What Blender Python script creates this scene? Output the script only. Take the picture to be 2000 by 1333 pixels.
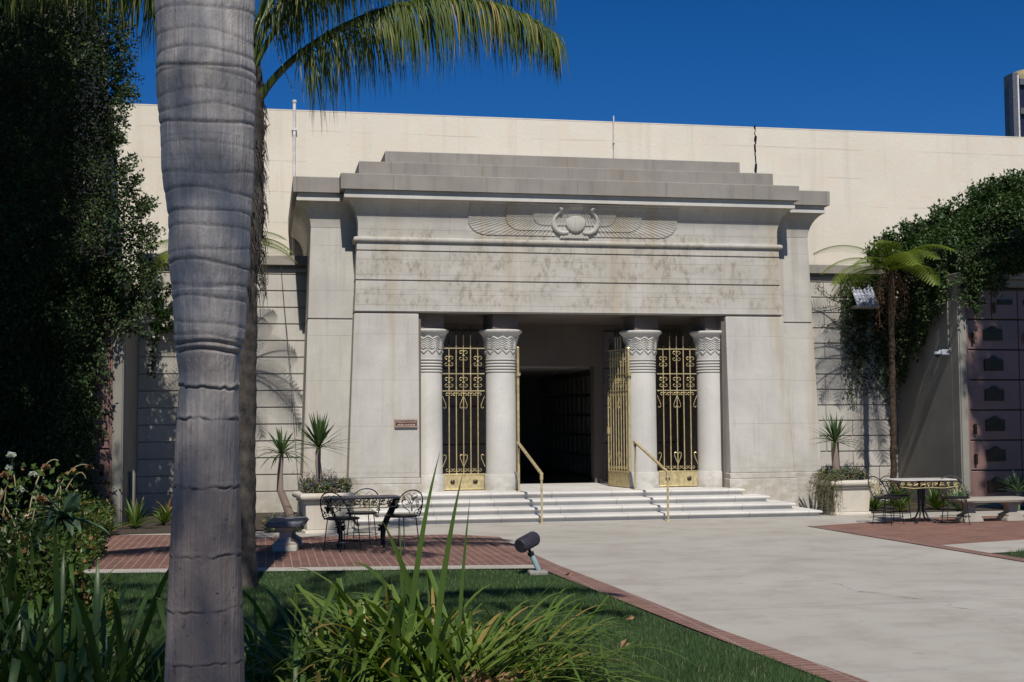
import bpy, math, random
import numpy as np
from mathutils import Vector, Matrix
for o in list(bpy.data.objects): bpy.data.objects.remove(o)
S = bpy.context.scene
C = S.collection
R = math.radians
rng = np.random.default_rng(7)
random.seed(7)

# ------------------------------------------------------------ camera
cam_d = bpy.data.cameras.new('camera'); cam = bpy.data.objects.new('camera', cam_d); C.objects.link(cam)
cam_d.sensor_width = 36; cam_d.lens = 2551.94/2000*36; cam_d.clip_end = 600; cam_d.clip_start = .1
_r = Vector((0.9825514, -0.18588404, -0.00631434)); _u = Vector((-0.00504385, -0.06056739, 0.99815137)); _f = Vector((0.18592286, 0.98070317, 0.06044815))
cam.matrix_world = Matrix(((_r.x, _u.x, -_f.x, -5.3252), (_r.y, _u.y, -_f.y, -22.1187), (_r.z, _u.z, -_f.z, 1.6549), (0, 0, 0, 1)))
S.camera = cam
# ------------------------------------------------------------ sky and sun
SUN_EL, SUN_AZ = 51.0, -5.0        # azimuth measured from the facade's normal, negative = from the left
w = bpy.data.worlds.new('World'); S.world = w; w.use_nodes = True
wn = w.node_tree; bg = wn.nodes['Background']
sky = wn.nodes.new('ShaderNodeTexSky'); sky.sky_type = 'NISHITA'; sky.sun_disc = False
sky.sun_elevation = R(SUN_EL); sky.sun_rotation = R(180-SUN_AZ)
sky.altitude = 2500; sky.air_density = 1.0; sky.dust_density = 0.0; sky.ozone_density = 6.0
hs = wn.nodes.new('ShaderNodeHueSaturation'); hs.inputs['Saturation'].default_value = 1.28; hs.inputs['Value'].default_value = 0.95
wn.links.new(sky.outputs[0], hs.inputs['Color']); tint = wn.nodes.new('ShaderNodeMix'); tint.data_type = 'RGBA'; tint.blend_type = 'MULTIPLY'; tint.inputs[0].default_value = 1; tint.inputs[7].default_value = (.85, 1.0, 1.22, 1)
wn.links.new(hs.outputs[0], tint.inputs[6]); wn.links.new(tint.outputs[2], bg.inputs[0]); bg.inputs[1].default_value = 0.062
sd = bpy.data.lights.new('sun', 'SUN'); sun = bpy.data.objects.new('sun', sd); C.objects.link(sun)
sd.energy = 4.6; sd.angle = R(0.53); sd.color = (1.0, 0.96, 0.895)
_el, _az = R(SUN_EL), R(SUN_AZ)
SDIR = Vector((math.sin(_az)*math.cos(_el), -math.cos(_az)*math.cos(_el), math.sin(_el)))
sun.rotation_euler = SDIR.to_track_quat('Z', 'Y').to_euler(); sun.location = (0, -10, 30)
S.view_settings.view_transform = 'Standard'; S.view_settings.look = 'None'; S.view_settings.exposure = 0; S.view_settings.gamma = 1
S.render.engine = 'CYCLES'
S.cycles.max_bounces = 4; S.cycles.diffuse_bounces = 2; S.cycles.transparent_max_bounces = 6

# ------------------------------------------------------------ material helpers
class NT:
    def __init__(s, name, rough=.8, metal=0.):
        s.m = bpy.data.materials.new(name); s.m.use_nodes = True; s.t = s.m.node_tree
        s.b = s.t.nodes['Principled BSDF']; s.b.inputs['Roughness'].default_value = rough; s.b.inputs['Metallic'].default_value = metal
        s.geo = s.t.nodes.new('ShaderNodeNewGeometry'); s.P = s.geo.outputs['Position']
    def n(s, t): return s.t.nodes.new(t)
    def l(s, a, b): s.t.links.new(a, b)
    def sc(s, v, src=None, rot=None):
        m = s.n('ShaderNodeMapping'); m.inputs['Scale'].default_value = v
        if rot: m.inputs['Rotation'].default_value = rot
        s.l(src or s.P, m.inputs['Vector']); return m.outputs[0]
    def noise(s, v=(1, 1, 1), scale=1., detail=6., rough=.55, dist=0., src=None):
        n = s.n('ShaderNodeTexNoise'); n.inputs['Scale'].default_value = scale; n.inputs['Detail'].default_value = detail
        n.inputs['Roughness'].default_value = rough; n.inputs['Distortion'].default_value = dist
        s.l(s.sc(v, src), n.inputs['Vector']); return n.outputs['Fac']
    def ramp(s, fac, a, b, lo=0., hi=1.):
        r = s.n('ShaderNodeMapRange'); r.inputs[1].default_value = a; r.inputs[2].default_value = b
        r.inputs[3].default_value = lo; r.inputs[4].default_value = hi; s.l(fac, r.inputs[0]); return r.outputs[0]
    def math(s, op, a, b=None):
        m = s.n('ShaderNodeMath'); m.operation = op
        for i, x in enumerate((a, b)):
            if x is None: continue
            if isinstance(x, (int, float)): m.inputs[i].default_value = x
            else: s.l(x, m.inputs[i])
        return m.outputs[0]
    def mix(s, fac, a, b, mode='MIX'):
        m = s.n('ShaderNodeMix'); m.data_type = 'RGBA'; m.blend_type = mode
        for k, x in ((0, fac), (6, a), (7, b)):
            if isinstance(x, (int, float)): m.inputs[k].default_value = x
            elif isinstance(x, tuple): m.inputs[k].default_value = (x[0], x[1], x[2], 1)
            else: s.l(x, m.inputs[k])
        return m.outputs[2]
    def col(s, c):
        if isinstance(c, tuple): s.b.inputs['Base Color'].default_value = (c[0], c[1], c[2], 1)
        else: s.l(c, s.b.inputs['Base Color'])
    def bump(s, h, d=.01, st=.5, nrm=None):
        b = s.n('ShaderNodeBump'); b.inputs['Distance'].default_value = d; b.inputs['Strength'].default_value = st
        s.l(h, b.inputs['Height'])
        if nrm: s.l(nrm, b.inputs['Normal'])
        s.l(b.outputs[0], s.b.inputs['Normal']); return b.outputs[0]
    def xz(s, a='X', b='Z', ox=0., oz=0.):
        sp = s.n('ShaderNodeSeparateXYZ'); s.l(s.P, sp.inputs[0]); cb = s.n('ShaderNodeCombineXYZ')
        s.l(s.math('ADD', sp.outputs[a], ox), cb.inputs[0]); s.l(s.math('ADD', sp.outputs[b], oz), cb.inputs[1]); s.sep = sp; return cb.outputs[0]
    def brick(s, vec, bw, rh, mortar=.01, c1=(1, 1, 1), c2=(0, 0, 0), cm=(.5, .5, .5), off=.5, smooth=.1):
        b = s.n('ShaderNodeTexBrick'); b.inputs['Scale'].default_value = 1; b.inputs['Brick Width'].default_value = bw; b.inputs['Row Height'].default_value = rh
        b.inputs['Mortar Size'].default_value = mortar; b.inputs['Mortar Smooth'].default_value = smooth; b.offset = off
        for k, c in (('Color1', c1), ('Color2', c2), ('Mortar', cm)): b.inputs[k].default_value = (*c, 1)
        s.l(vec, b.inputs['Vector']); return b.outputs['Color'], b.outputs['Fac']

def mat_stone(name, base, dirt=(.2, .175, .15), ochre=.5, blotch=0., zr=(0, 9), streak=.35, joints=None, bump=.5, rough=.85, base_dirt=None):
    m = NT(name, rough)
    c = m.mix(m.ramp(m.noise(scale=1.1, detail=6, rough=.6), .3, .7), tuple(x*.80 for x in base), tuple(min(x*1.12, .9) for x in base))
    c = m.mix(m.ramp(m.noise(scale=4.5, detail=7, rough=.7), .5, .75, 0, .4), c, tuple(x*.74 for x in base))
    fine = m.noise(scale=38, detail=6, rough=.7)
    c = m.mix(m.ramp(fine, .3, .75, 0, .35), c, tuple(x*.72 for x in base))
    s1 = m.ramp(m.noise((2.3, 2.3, .1), 1.0, 5, .6), .52, .66, 0, ochre)
    c = m.mix(s1, c, (base[0]*.80, base[1]*.70, base[2]*.55))
    s2 = m.ramp(m.noise((7, 7, .35), 1.0, 7, .65), .52, .72, 0, streak)
    c = m.mix(s2, c, dirt)
    if blotch > 0:
        sp = m.n('ShaderNodeSeparateXYZ'); m.l(m.P, sp.inputs[0]); z = sp.outputs['Z']
        zm = m.math('MULTIPLY', m.ramp(z, zr[0], zr[0]+.12), m.ramp(z, zr[1], zr[1]-.12))
        big = m.ramp(m.noise((1.3, 1.3, 2.2), 1.1, 4), .40, .54)
        bl = m.ramp(m.noise((10, 10, 5), 1.0, 9, .78, .1), .49, .60)
        f = m.math('MULTIPLY', m.math('MULTIPLY', zm, big), m.math('MULTIPLY', bl, blotch))
        c = m.mix(f, c, (base[0]*.45, base[1]*.42, base[2]*.38))
        wsh = m.math('MULTIPLY', m.math('MULTIPLY', zm, big), .34)
        c = m.mix(wsh, c, (base[0]*.74, base[1]*.69, base[2]*.60))
    if base_dirt:
        sp = m.n('ShaderNodeSeparateXYZ'); m.l(m.P, sp.inputs[0])
        f = m.math('MULTIPLY', m.ramp(sp.outputs['Z'], base_dirt[1], base_dirt[0]), m.ramp(m.noise((3, 3, 5), 1.5, 8, .7), .42, .58, 0, .65))
        c = m.mix(f, c, (.30, .26, .19))
    h = fine
    if joints:
        bc, bf = m.brick(m.xz(oz=joints[2] if len(joints) > 2 else 0), joints[0], joints[1], .006)
        c = m.mix(m.math('MULTIPLY', bf, joints[3] if len(joints) > 3 else .35), c, dirt)
        h = m.math('SUBTRACT', fine, m.math('MULTIPLY', bf, 1.5))
    m.col(c); m.bump(h, .006, bump)
    return m.m

def mat_plain(name, c, rough=.6, metal=0., var=.25, scale=8., bump=.2, spec=None):
    m = NT(name, rough, metal); f = m.noise(scale=scale, detail=6)
    m.col(m.mix(m.ramp(f, .3, .7), tuple(x*(1-var) for x in c), tuple(min(1, x*(1+var)) for x in c)))
    if bump: m.bump(m.noise(scale=scale*5, detail=5), .004, bump)
    if spec is not None: m.b.inputs['Specular IOR Level'].default_value = spec
    return m.m

def mat_leaf(name, a, b, dead=None, deadp=.08, rough=.45, trans=.35, lengthwise=None):
    m = NT(name, rough); rnd = m.geo.outputs['Random Per Island']
    c = m.mix(rnd, a, b)
    c = m.mix(m.ramp(m.noise(scale=1.7, detail=2), .35, .65, 0, .6), c, m.mix(.5, a, tuple(x*.55 for x in a)))
    if dead: c = m.mix(m.math('GREATER_THAN', rnd, 1-deadp), c, dead)
    m.col(c)
    tr = m.n('ShaderNodeBsdfTranslucent'); m.l(m.mix(1., c, (.9, 1, .35), 'MULTIPLY'), tr.inputs['Color'])
    mx = m.n('ShaderNodeMixShader'); mx.inputs[0].default_value = trans
    out = m.t.nodes['Material Output']; m.l(m.b.outputs[0], mx.inputs[1]); m.l(tr.outputs[0], mx.inputs[2]); m.l(mx.outputs[0], out.inputs['Surface'])
    return m.m

M = {}
ST = (.50, .472, .418)
M['stone'] = mat_stone('pale_limestone', ST, joints=(1.35, .78, .0, .12), ochre=.85, streak=.32, base_dirt=(.5, 1.1))
M['frieze'] = mat_stone('stained_limestone', ST, ochre=.6, blotch=.95, zr=(3.52, 4.98), streak=.25, joints=(1.1, .26, .02, .25))
M['cornice'] = mat_stone('weathered_cornice_stone', (.29, .265, .232), ochre=.35, streak=.45, joints=(1.6, 5, 0, .5), dirt=(.13, .12, .11))
M['column'] = mat_stone('smooth_column_stone', (.565, .54, .49), ochre=.25, streak=.12, bump=.25, base_dirt=(.4, .85))
M['step'] = mat_stone('white_marble_steps', (.635, .61, .565), ochre=.2, streak=.15, joints=(1.05, 9, .5, .8), bump=.2, rough=.6, dirt=(.3, .27, .24))
M['wallblock'] = mat_stone('garden_wall_stone', (.50, .47, .42), ochre=.3, streak=.25, base_dirt=(.0, .8))
M['cavetto'] = mat_stone('grimy_cavetto_stone', (.27, .25, .225), ochre=.4, streak=.5, dirt=(.10, .09, .08), joints=(1.1, 9, .02, .3))
M['inner'] = mat_stone('shade_darkened_stone', (.14, .115, .10), ochre=.3, streak=.3)  # inner stone, its base colour darkened to stand in for shade
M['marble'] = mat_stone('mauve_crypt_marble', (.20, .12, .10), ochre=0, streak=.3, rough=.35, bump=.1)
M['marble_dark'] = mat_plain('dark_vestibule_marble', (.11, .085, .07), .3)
M['hall_ceiling'] = mat_plain('white_hall_ceiling', (.75, .72, .70), .7)
M['grey'] = mat_stone('grey_plaster', (.25, .235, .20), ochre=.2, streak=.2)
M['brass'] = mat_plain('painted_brass', (.57, .455, .235), .38, .45, .28, 14, .15)
M['brass_dark'] = mat_plain('dark_bronze_and_shaded_brass', (.045, .035, .02), .45, .6)
M['iron'] = mat_plain('black_wrought_iron', (.012, .012, .014), .45, .3)
M['gold'] = mat_plain('worn_gilding', (.42, .34, .16), .5, .2, .5, 30)
M['bench'] = mat_stone('aged_cast_stone', (.38, .34, .28), ochre=.3, streak=.3)
M['bench_dark'] = mat_plain('dark_weathered_stone', (.11, .12, .13), .7, 0, .3)
M['planter'] = mat_stone('travertine_planter', (.60, .545, .45), ochre=.4, streak=.2, bump=.35)
M['soil'] = mat_plain('soil', (.045, .032, .022), .95, 0, .4, 15, .8)
M['tabletop'] = mat_plain('grey_stone_top', (.16, .135, .12), .45)
M['tabletop_pale'] = mat_plain('pale_stone_top', (.50, .47, .43), .5)
M['crack'] = mat_plain('crack', (.13, .12, .105), .95)
M['pipe'] = mat_plain('white_pipe_paint', (.62, .60, .57), .6)
M['lampgrey'] = mat_plain('dark_grey_metal', (.055, .05, .06), .45, .3)
M['plastic'] = mat_plain('pale_pvc', (.30, .42, .42), .4)
M['concrete_block'] = mat_plain('rough_concrete', (.24, .225, .20), .9, 0, .2, 30, .8)
M['camwhite'] = mat_plain('white_plastic', (.34, .37, .40), .4)
M['black'] = mat_plain('black', (.008, .008, .008), .3)
M['tower'] = mat_plain('tower_panel', (.10, .10, .12), .5)
M['towerglass'] = mat_plain('tower_glass', (.02, .02, .035), .2)
M['plaque'] = mat_plain('bronze_plaque', (.12, .045, .03), .5, .3)
M['plaquetext'] = mat_plain('raised_letters', (.55, .42, .34), .5, .2)
M['white_petal'] = mat_leaf('white_petals', (.75, .75, .78), (.6, .6, .62), rough=.6)
M['purple'] = mat_leaf('purple_leaves', (.12, .06, .12), (.07, .07, .06))
M['roofmetal'] = mat_plain('pale_glazed_tile', (.55, .57, .66), .35)

# rear wall: cream render with board lines, cracks
m = NT('cream_render', .9)
c = m.mix(m.ramp(m.noise(scale=.8, detail=5), .3, .7), (.64, .585, .48), (.70, .645, .54))
c = m.mix(m.ramp(m.noise((1.2, 1, 1.2), 2.2, 6, .6), .5, .68, 0, .35), c, (.72, .57, .42))
sp = m.xz(); sepz = m.sep.outputs['Z']
seam = m.math('LESS_THAN', m.math('PINGPONG', m.math('ADD', sepz, m.math('MULTIPLY', m.noise((.6, 1, .2), 1, 2), .06)), .32), .012)
seamn = m.math('MULTIPLY', seam, m.ramp(m.noise((.5, 1, 3), 1.6, 5, .6), .45, .6, 0, .38))
c = m.mix(seamn, c, (.33, .28, .22))
vs = m.ramp(m.noise((5, 5, .25), 1, 6), .55, .75, 0, .45); c = m.mix(vs, c, (.5, .44, .36))
cr = m.ramp(m.noise((1, 1, 6), 1.2, 9, .75, .4), .66, .70, 0, .4); c = m.mix(cr, c, (.45, .39, .32))
m.col(c); m.bump(m.noise(scale=14, detail=8, rough=.7), .02, .35); M['cream'] = m.m

# concrete pavement
m = NT('concrete_paving', .85)
c = m.mix(m.ramp(m.noise(scale=.35, detail=6), .3, .7), (.36, .337, .29), (.42, .392, .34))
c = m.mix(m.ramp(m.noise(scale=1.6, detail=7, rough=.65), .45, .70, 0, .7), c, (.29, .25, .205))
c = m.mix(m.ramp(m.noise((.5, 2.2, 1), .8, 8, .7), .52, .66, 0, .45), c, (.27, .25, .22))
c = m.mix(m.ramp(m.noise(scale=7, detail=2), .68, .72, 0, .5), c, (.24, .22, .19))
jx = m.math('LESS_THAN', m.math('PINGPONG', m.math('ADD', m.xz('Y', 'X') and m.sep.outputs['Y'], .8), 2.6), .007); c = m.mix(m.math('MULTIPLY', jx, .5), c, (.13, .12, .10))
c = m.mix(m.ramp(m.noise(scale=60, detail=3, rough=.8), .45, .8, 0, .35), c, (.28, .26, .23))
vo = m.n('ShaderNodeTexVoronoi'); vo.feature = 'DISTANCE_TO_EDGE'; vo.inputs['Scale'].default_value = .32
wob = m.n('ShaderNodeMix'); wob.data_type = 'VECTOR'; wob.inputs[0].default_value = .35
nz = m.n('ShaderNodeTexNoise'); nz.inputs['Scale'].default_value = 1.3; nz.inputs['Detail'].default_value = 6; m.l(m.P, nz.inputs['Vector'])
m.l(m.P, wob.inputs[4]); m.l(nz.outputs['Color'], wob.inputs[5]); m.l(wob.outputs[1], vo.inputs['Vector'])
m.col(c); m.bump(m.noise(scale=45, detail=6), .003, .3); M['concrete'] = m.m

def mat_brickfloor(name, ang, bw, rh, ca, cb, cm, off=.5, mort=.012):
    m = NT(name, .85); v = m.sc((1, 1, 1), rot=(0, 0, ang))
    col, f = m.brick(v, bw, rh, mort, ca, cb, cm, off)
    c = m.mix(m.ramp(m.noise(scale=2.5, detail=5), .3, .7, 0, .55), col, (.10, .05, .04))
    c = m.mix(m.ramp(m.noise(scale=30, detail=4), .5, .8, 0, .4), c, (.28, .18, .14))
    m.col(c); m.bump(m.math('SUBTRACT', m.noise(scale=50, detail=4), m.math('MULTIPLY', f, 2)), .004, .6); return m.m
M['brickL'] = mat_brickfloor('red_brick_paving', R(90), .205, .10, (.125, .058, .043), (.20, .09, .065), (.33, .23, .18), .5, .007)
M['brickR'] = mat_brickfloor('red_brick_paving_running', 0, .21, .10, (.165, .078, .055), (.235, .11, .078), (.36, .22, .16), .5, .008)
M['brickB'] = mat_brickfloor('brick_border', 0, .24, .085, (.17, .078, .06), (.24, .115, .085), (.30, .22, .18), 0, .010)

m = NT('lawn_soil', .95); m.col(m.mix(m.ramp(m.noise(scale=9, detail=8, rough=.7), .35, .65), (.012, .022, .008), (.035, .06, .018))); m.bump(m.noise(scale=60, detail=4), .02, 1); M['lawn'] = m.m
M['grass'] = mat_leaf('lawn_grass', (.055, .11, .035), (.10, .17, .055), dead=(.28, .25, .13), deadp=.04, rough=.5, trans=.3)
M['strap_live'] = mat_leaf('strap_leaf_live', (.075, .14, .022), (.12, .19, .035), rough=.5, trans=.35)
M['strap'] = mat_leaf('strap_leaf', (.10, .17, .025), (.20, .27, .055), dead=(.30, .22, .06), deadp=.09, rough=.45, trans=.35)
M['strap_dark'] = mat_leaf('strap_leaf_dark', (.085, .155, .03), (.15, .24, .055), dead=(.26, .2, .05), deadp=.04, rough=.35, trans=.3)
M['ivy'] = mat_leaf('ivy_leaf', (.030, .060, .015), (.07, .11, .026), rough=.55, trans=.2)
M['ivy_lit'] = mat_leaf('ivy_leaf_sunlit', (.040, .085, .022), (.085, .14, .040), rough=.48, trans=.2)  # lighter copy of the ivy green, sunlight put into the colour
M['frond'] = mat_leaf('palm_leaflet', (.05, .095, .015), (.17, .20, .035), dead=(.30, .24, .07), deadp=.10, rough=.4, trans=.3)
M['fern'] = mat_leaf('fern_pinna', (.15, .22, .02), (.26, .32, .04), dead=(.22, .12, .04), deadp=.04, rough=.45, trans=.4)
M['fern_dead'] = mat_leaf('dead_fern_frond', (.16, .075, .04), (.10, .05, .03), rough=.7, trans=.1)
M['yucca'] = mat_leaf('yucca_leaf', (.045, .085, .025), (.09, .14, .04), rough=.4, trans=.2)
M['succ'] = mat_leaf('succulent_leaf', (.15, .22, .05), (.32, .33, .07), dead=(.25, .10, .06), deadp=.18, rough=.4, trans=.15)
M['succ_grey'] = mat_leaf('blue_grey_succulent', (.11, .17, .14), (.16, .20, .13), dead=(.14, .06, .05), deadp=.2, rough=.5, trans=.1)
M['trail'] = mat_leaf('trailing_plant', (.10, .11, .045), (.17, .17, .07), rough=.6, trans=.15)
M['agave'] = mat_leaf('agave_leaf', (.10, .17, .09), (.16, .24, .12), rough=.4, trans=.15)
M['shrub'] = mat_leaf('shrub_leaf', (.06, .11, .02), (.14, .20, .04), dead=(.3, .17, .07), deadp=.1, rough=.4)
M['dryleaf'] = mat_leaf('dry_leaf', (.35, .20, .10), (.22, .11, .06), rough=.8, trans=.1)

# trunk barks
m = NT('grey_palm_bark', .8)
sp = m.xz(); z = m.sep.outputs['Z']
c = m.mix(m.ramp(m.noise((1.5, 1.5, 4), 1.5, 5), .3, .7), (.45, .39, .34), (.62, .555, .49))
c = m.mix(m.ramp(z, 1.2, 2.1, .85, 0), c, (.18, .132, .11))
fib = m.noise((70, 70, 2.2), 1.0, 4, .6)
c = m.mix(m.ramp(fib, .40, .60, .30, 0), c, (.16, .15, .145))
c = m.mix(m.ramp(m.noise((3, 3, .25), 1.6, 5, .6), .60, .70, 0, .4), c, (.15, .14, .08))
rg = m.ramp(m.noise((.8, .8, 26), 1.0, 4, .6), .58, .68, 0, .4); c = m.mix(rg, c, (.17, .15, .145))
spot = m.ramp(m.noise((22, 22, 34), 1, 2), .70, .73, 0, .8); c = m.mix(m.math('MULTIPLY', spot, m.ramp(z, 1.7, 1.4)), c, (.03, .02, .02))
at = m.n('ShaderNodeAttribute'); at.attribute_name = 'scar'
c = m.mix(m.ramp(m.noise((4, 4, 3), 1.2, 7, .7), .5, .72, 0, .5), c, (.20, .17, .155))
c = m.mix(m.ramp(m.noise((6, 6, 1.2), 1.0, 7, .7), .56, .72, 0, .35), c, (.52, .50, .48))
c = m.mix(m.math('MULTIPLY', m.math('MULTIPLY', at.outputs['Fac'], m.ramp(m.noise((9, 9, 30), 1, 4), .3, .6, .3, 1)), .8), c, (.075, .06, .05))
pit = m.ramp(m.noise((30, 30, 12), 1.0, 3, .6), .62, .70); c = m.mix(m.math('MULTIPLY', pit, m.ramp(z, 1.9, 1.2, .1, .55)), c, (.07, .055, .05))
m.col(c); m.bump(m.math('ADD', fib, m.math('MULTIPLY', m.noise((14, 14, 10), 1, 7, .7), 1.4)), .010, .8); M['palmbark'] = m.m
m = NT('shade_darkened_bark', .9)  # bark colour taken darker to carry the shade on the rear palm
c = m.mix(m.ramp(m.noise((9, 9, 6), 1, 7, .7), .35, .65), (.018, .014, .012), (.085, .07, .056)); m.col(c)
m.bump(m.noise((20, 20, 9), 1, 6, .7), .02, .8); M['darkbark'] = m.m
m = NT('fibrous_fern_trunk', .95)
m.col(m.mix(m.ramp(m.noise((30, 30, 12), 1, 6, .7), .35, .65), (.015, .010, .007), (.09, .055, .032))); m.bump(m.noise((30, 30, 14), 1, 5), .02, 1); M['fernbark'] = m.m
M['yuccabark'] = mat_stone('ringed_pale_bark', (.26, .19, .15), ochre=.3, streak=.4, bump=1)
M['twig'] = mat_plain('twig', (.12, .09, .05), .8)
M['twiglit'] = mat_plain('pale_twig', (.30, .26, .14), .7)

# ------------------------------------------------------------ object helpers
def tag(o, label=None, cat=None, group=None, kind=None):
    if label: o['label'] = label
    if cat: o['category'] = cat
    if group: o['group'] = group
    if kind: o['kind'] = kind
    return o
def empty(name, loc, label, cat, group=None, rz=0.):
    o = bpy.data.objects.new(name, None); C.objects.link(o); o.location = loc; o.rotation_euler = (0, 0, rz)
    o.empty_display_size = .1
    return tag(o, label, cat, group)
class MB:
    def __init__(s): s.v = []; s.f = []; s.n = 0
    def add(s, V, F):
        V = np.asarray(V, float).reshape(-1, 3); s.v.append(V)
        if isinstance(F, np.ndarray): s.f.extend((F+s.n).tolist())
        else: s.f.extend([[i+s.n for i in f] for f in F])
        s.n += len(V); return s
    def box(s, x0, x1, y0, y1, z0, z1):
        V = [(x0, y0, z0), (x1, y0, z0), (x1, y1, z0), (x0, y1, z0), (x0, y0, z1), (x1, y0, z1), (x1, y1, z1), (x0, y1, z1)]
        return s.add(V, [(0, 3, 2, 1), (4, 5, 6, 7), (0, 1, 5, 4), (1, 2, 6, 5), (2, 3, 7, 6), (3, 0, 4, 7)])
    def frus(s, r0, r1, z0, z1):   # r = (x0,x1,y0,y1)
        V = []
        for r, z in ((r0, z0), (r1, z1)): V += [(r[0], r[2], z), (r[1], r[2], z), (r[1], r[3], z), (r[0], r[3], z)]
        return s.add(V, [(0, 3, 2, 1), (4, 5, 6, 7), (0, 1, 5, 4), (1, 2, 6, 5), (2, 3, 7, 6), (3, 0, 4, 7)])
    def wrap(s, prof, x0, x1, yf, yb, caps=True):   # profile (out,z) swept along left side, front, right side
        V = []; n = len(prof)
        for o, z in prof: V += [(x0-o, yb, z), (x0-o, yf-o, z), (x1+o, yf-o, z), (x1+o, yb, z)]
        F = []
        for i in range(n-1):
            for k in range(3): F.append((4*i+k, 4*i+k+1, 4*i+4+k+1, 4*i+4+k))
        F.append(tuple(4*(n-1)+k for k in range(4))); F.append(tuple(3-k for k in range(4)))
        F.append([4*i for i in range(n)][::-1]); F.append([4*i+3 for i in range(n)])
        return s.add(V, F)
    def lathe(s, prof, seg=32, c=(0, 0, 0), caps=True):
        a = np.linspace(0, 2*np.pi, seg, endpoint=False); V = []
        for r, z in prof: V += [(c[0]+r*math.cos(t), c[1]+r*math.sin(t), c[2]+z) for t in a]
        F = []
        for i in range(len(prof)-1):
            for k in range(seg):
                k2 = (k+1) % seg; F.append((i*seg+k, i*seg+k2, (i+1)*seg+k2, (i+1)*seg+k))
        if caps: F.append(list(range(seg))[::-1]); F.append([(len(prof)-1)*seg+k for k in range(seg)])
        return s.add(V, F)
    def tube(s, pts, r, seg=6, caps=True):
        pts = [Vector(p) for p in pts]; n = len(pts); rr = r if hasattr(r, '__len__') else [r]*n
        V = []; up = None
        for i, p in enumerate(pts):
            t = (pts[min(i+1, n-1)]-pts[max(i-1, 0)])
            if t.length < 1e-9: t = Vector((0, 0, 1))
            t.normalize()
            if up is None: up = t.orthogonal().normalized()
            else:
                up = (up-t*up.dot(t))
                up = up.normalized() if up.length > 1e-6 else t.orthogonal().normalized()
            b = t.cross(up)
            for k in range(seg):
                a = 2*math.pi*k/seg; V.append(p+(up*math.cos(a)+b*math.sin(a))*rr[i])
        F = []
        for i in range(n-1):
            for k in range(seg):
                k2 = (k+1) % seg; F.append((i*seg+k, i*seg+k2, (i+1)*seg+k2, (i+1)*seg+k))
        if caps: F.append(list(range(seg))[::-1]); F.append([(n-1)*seg+k for k in range(seg)])
        return s.add([tuple(v) for v in V], F)
    def strap(s, pts, w, up=(0, 0, 1), fold=.25, prof=None):   # leaf ribbon with V section
        pts = [Vector(p) for p in pts]; n = len(pts); V = []; F = []; up = Vector(up)
        for i, p in enumerate(pts):
            t = (pts[min(i+1, n-1)]-pts[max(i-1, 0)]).normalized(); b = t.cross(up)
            b = b.normalized() if b.length > 1e-4 else t.orthogonal().normalized()
            nn = b.cross(t); u = i/(n-1)
            ww = w*.5*(prof(u) if prof else min(1, .35+2.2*u)*(1-u**3)**.8)
            ww = max(ww, w*.02)
            V += [tuple(p-b*ww+nn*ww*fold), tuple(p), tuple(p+b*ww+nn*ww*fold)]
        for i in range(n-1):
            a = 3*i; F += [(a, a+1, a+4, a+3), (a+1, a+2, a+5, a+4)]
        return s.add(V, F)
    def build(s, name, mat, parent=None, local=False, smooth=False, bevel=0., flat=False):
        V = np.concatenate(s.v) if s.v else np.zeros((0, 3))
        me = bpy.data.meshes.new(name)
        fl = s.f
        me.vertices.add(len(V)); me.vertices.foreach_set('co', V.ravel().astype(np.float32))
        lens = np.fromiter((len(f) for f in fl), int, len(fl)); idx = np.fromiter((i for f in fl for i in f), int, int(lens.sum()))
        me.loops.add(len(idx)); me.loops.foreach_set('vertex_index', idx)
        me.polygons.add(len(fl)); me.polygons.foreach_set('loop_start', np.concatenate(([0], np.cumsum(lens)[:-1]))); me.polygons.foreach_set('loop_total', lens)
        me.polygons.foreach_set('use_smooth', np.full(len(fl), len(fl) < 60000 and not flat, bool))
        me.update(calc_edges=True)
        if len(fl) < 60000 and not flat: me.set_sharp_from_angle(angle=R(60 if smooth else 30))
        if mat is not None: me.materials.append(M[mat] if isinstance(mat, str) else mat)
        o = bpy.data.objects.new(name, me); C.objects.link(o)
        if parent is not None:
            o.parent = parent
            if not local:
                w = Matrix.Identity(4); p = parent
                chain = []
                while p is not None: chain.append(p); p = p.parent
                for p in reversed(chain): w = w @ p.matrix_parent_inverse @ Matrix.LocRotScale(p.location, p.rotation_euler, p.scale)
                o.matrix_parent_inverse = w.inverted()
        if bevel:
            b = o.modifiers.new('bevel', 'BEVEL'); b.width = bevel; b.segments = 2; b.limit_method = 'ANGLE'; b.angle_limit = R(40)
        return o
def leaves(mb, P, U, W, L, wd, fold=.25):
    """P base points, U direction, W side vectors (unit), L lengths, wd widths"""
    P = np.asarray(P); n = len(P); N = np.cross(U, W)
    L = np.asarray(L).reshape(-1, 1)*np.ones((n, 1)); wd = np.asarray(wd).reshape(-1, 1)*np.ones((n, 1))
    m = P+U*L*.45
    V = np.stack([P, m-W*wd*.5+N*wd*fold, P+U*L, m+W*wd*.5+N*wd*fold], 1).reshape(-1, 3)
    b = np.arange(n)[:, None]*4
    F = np.concatenate([b+np.array([[0, 2, 1]]), b+np.array([[0, 3, 2]])], 0)
    mb.add(V, F); return mb
def rdir(n, rg=rng):
    v = rg.normal(size=(n, 3)); return v/np.linalg.norm(v, axis=1, keepdims=True)
def nrm(v): return v/np.maximum(np.linalg.norm(v, axis=1, keepdims=True), 1e-9)
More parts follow.
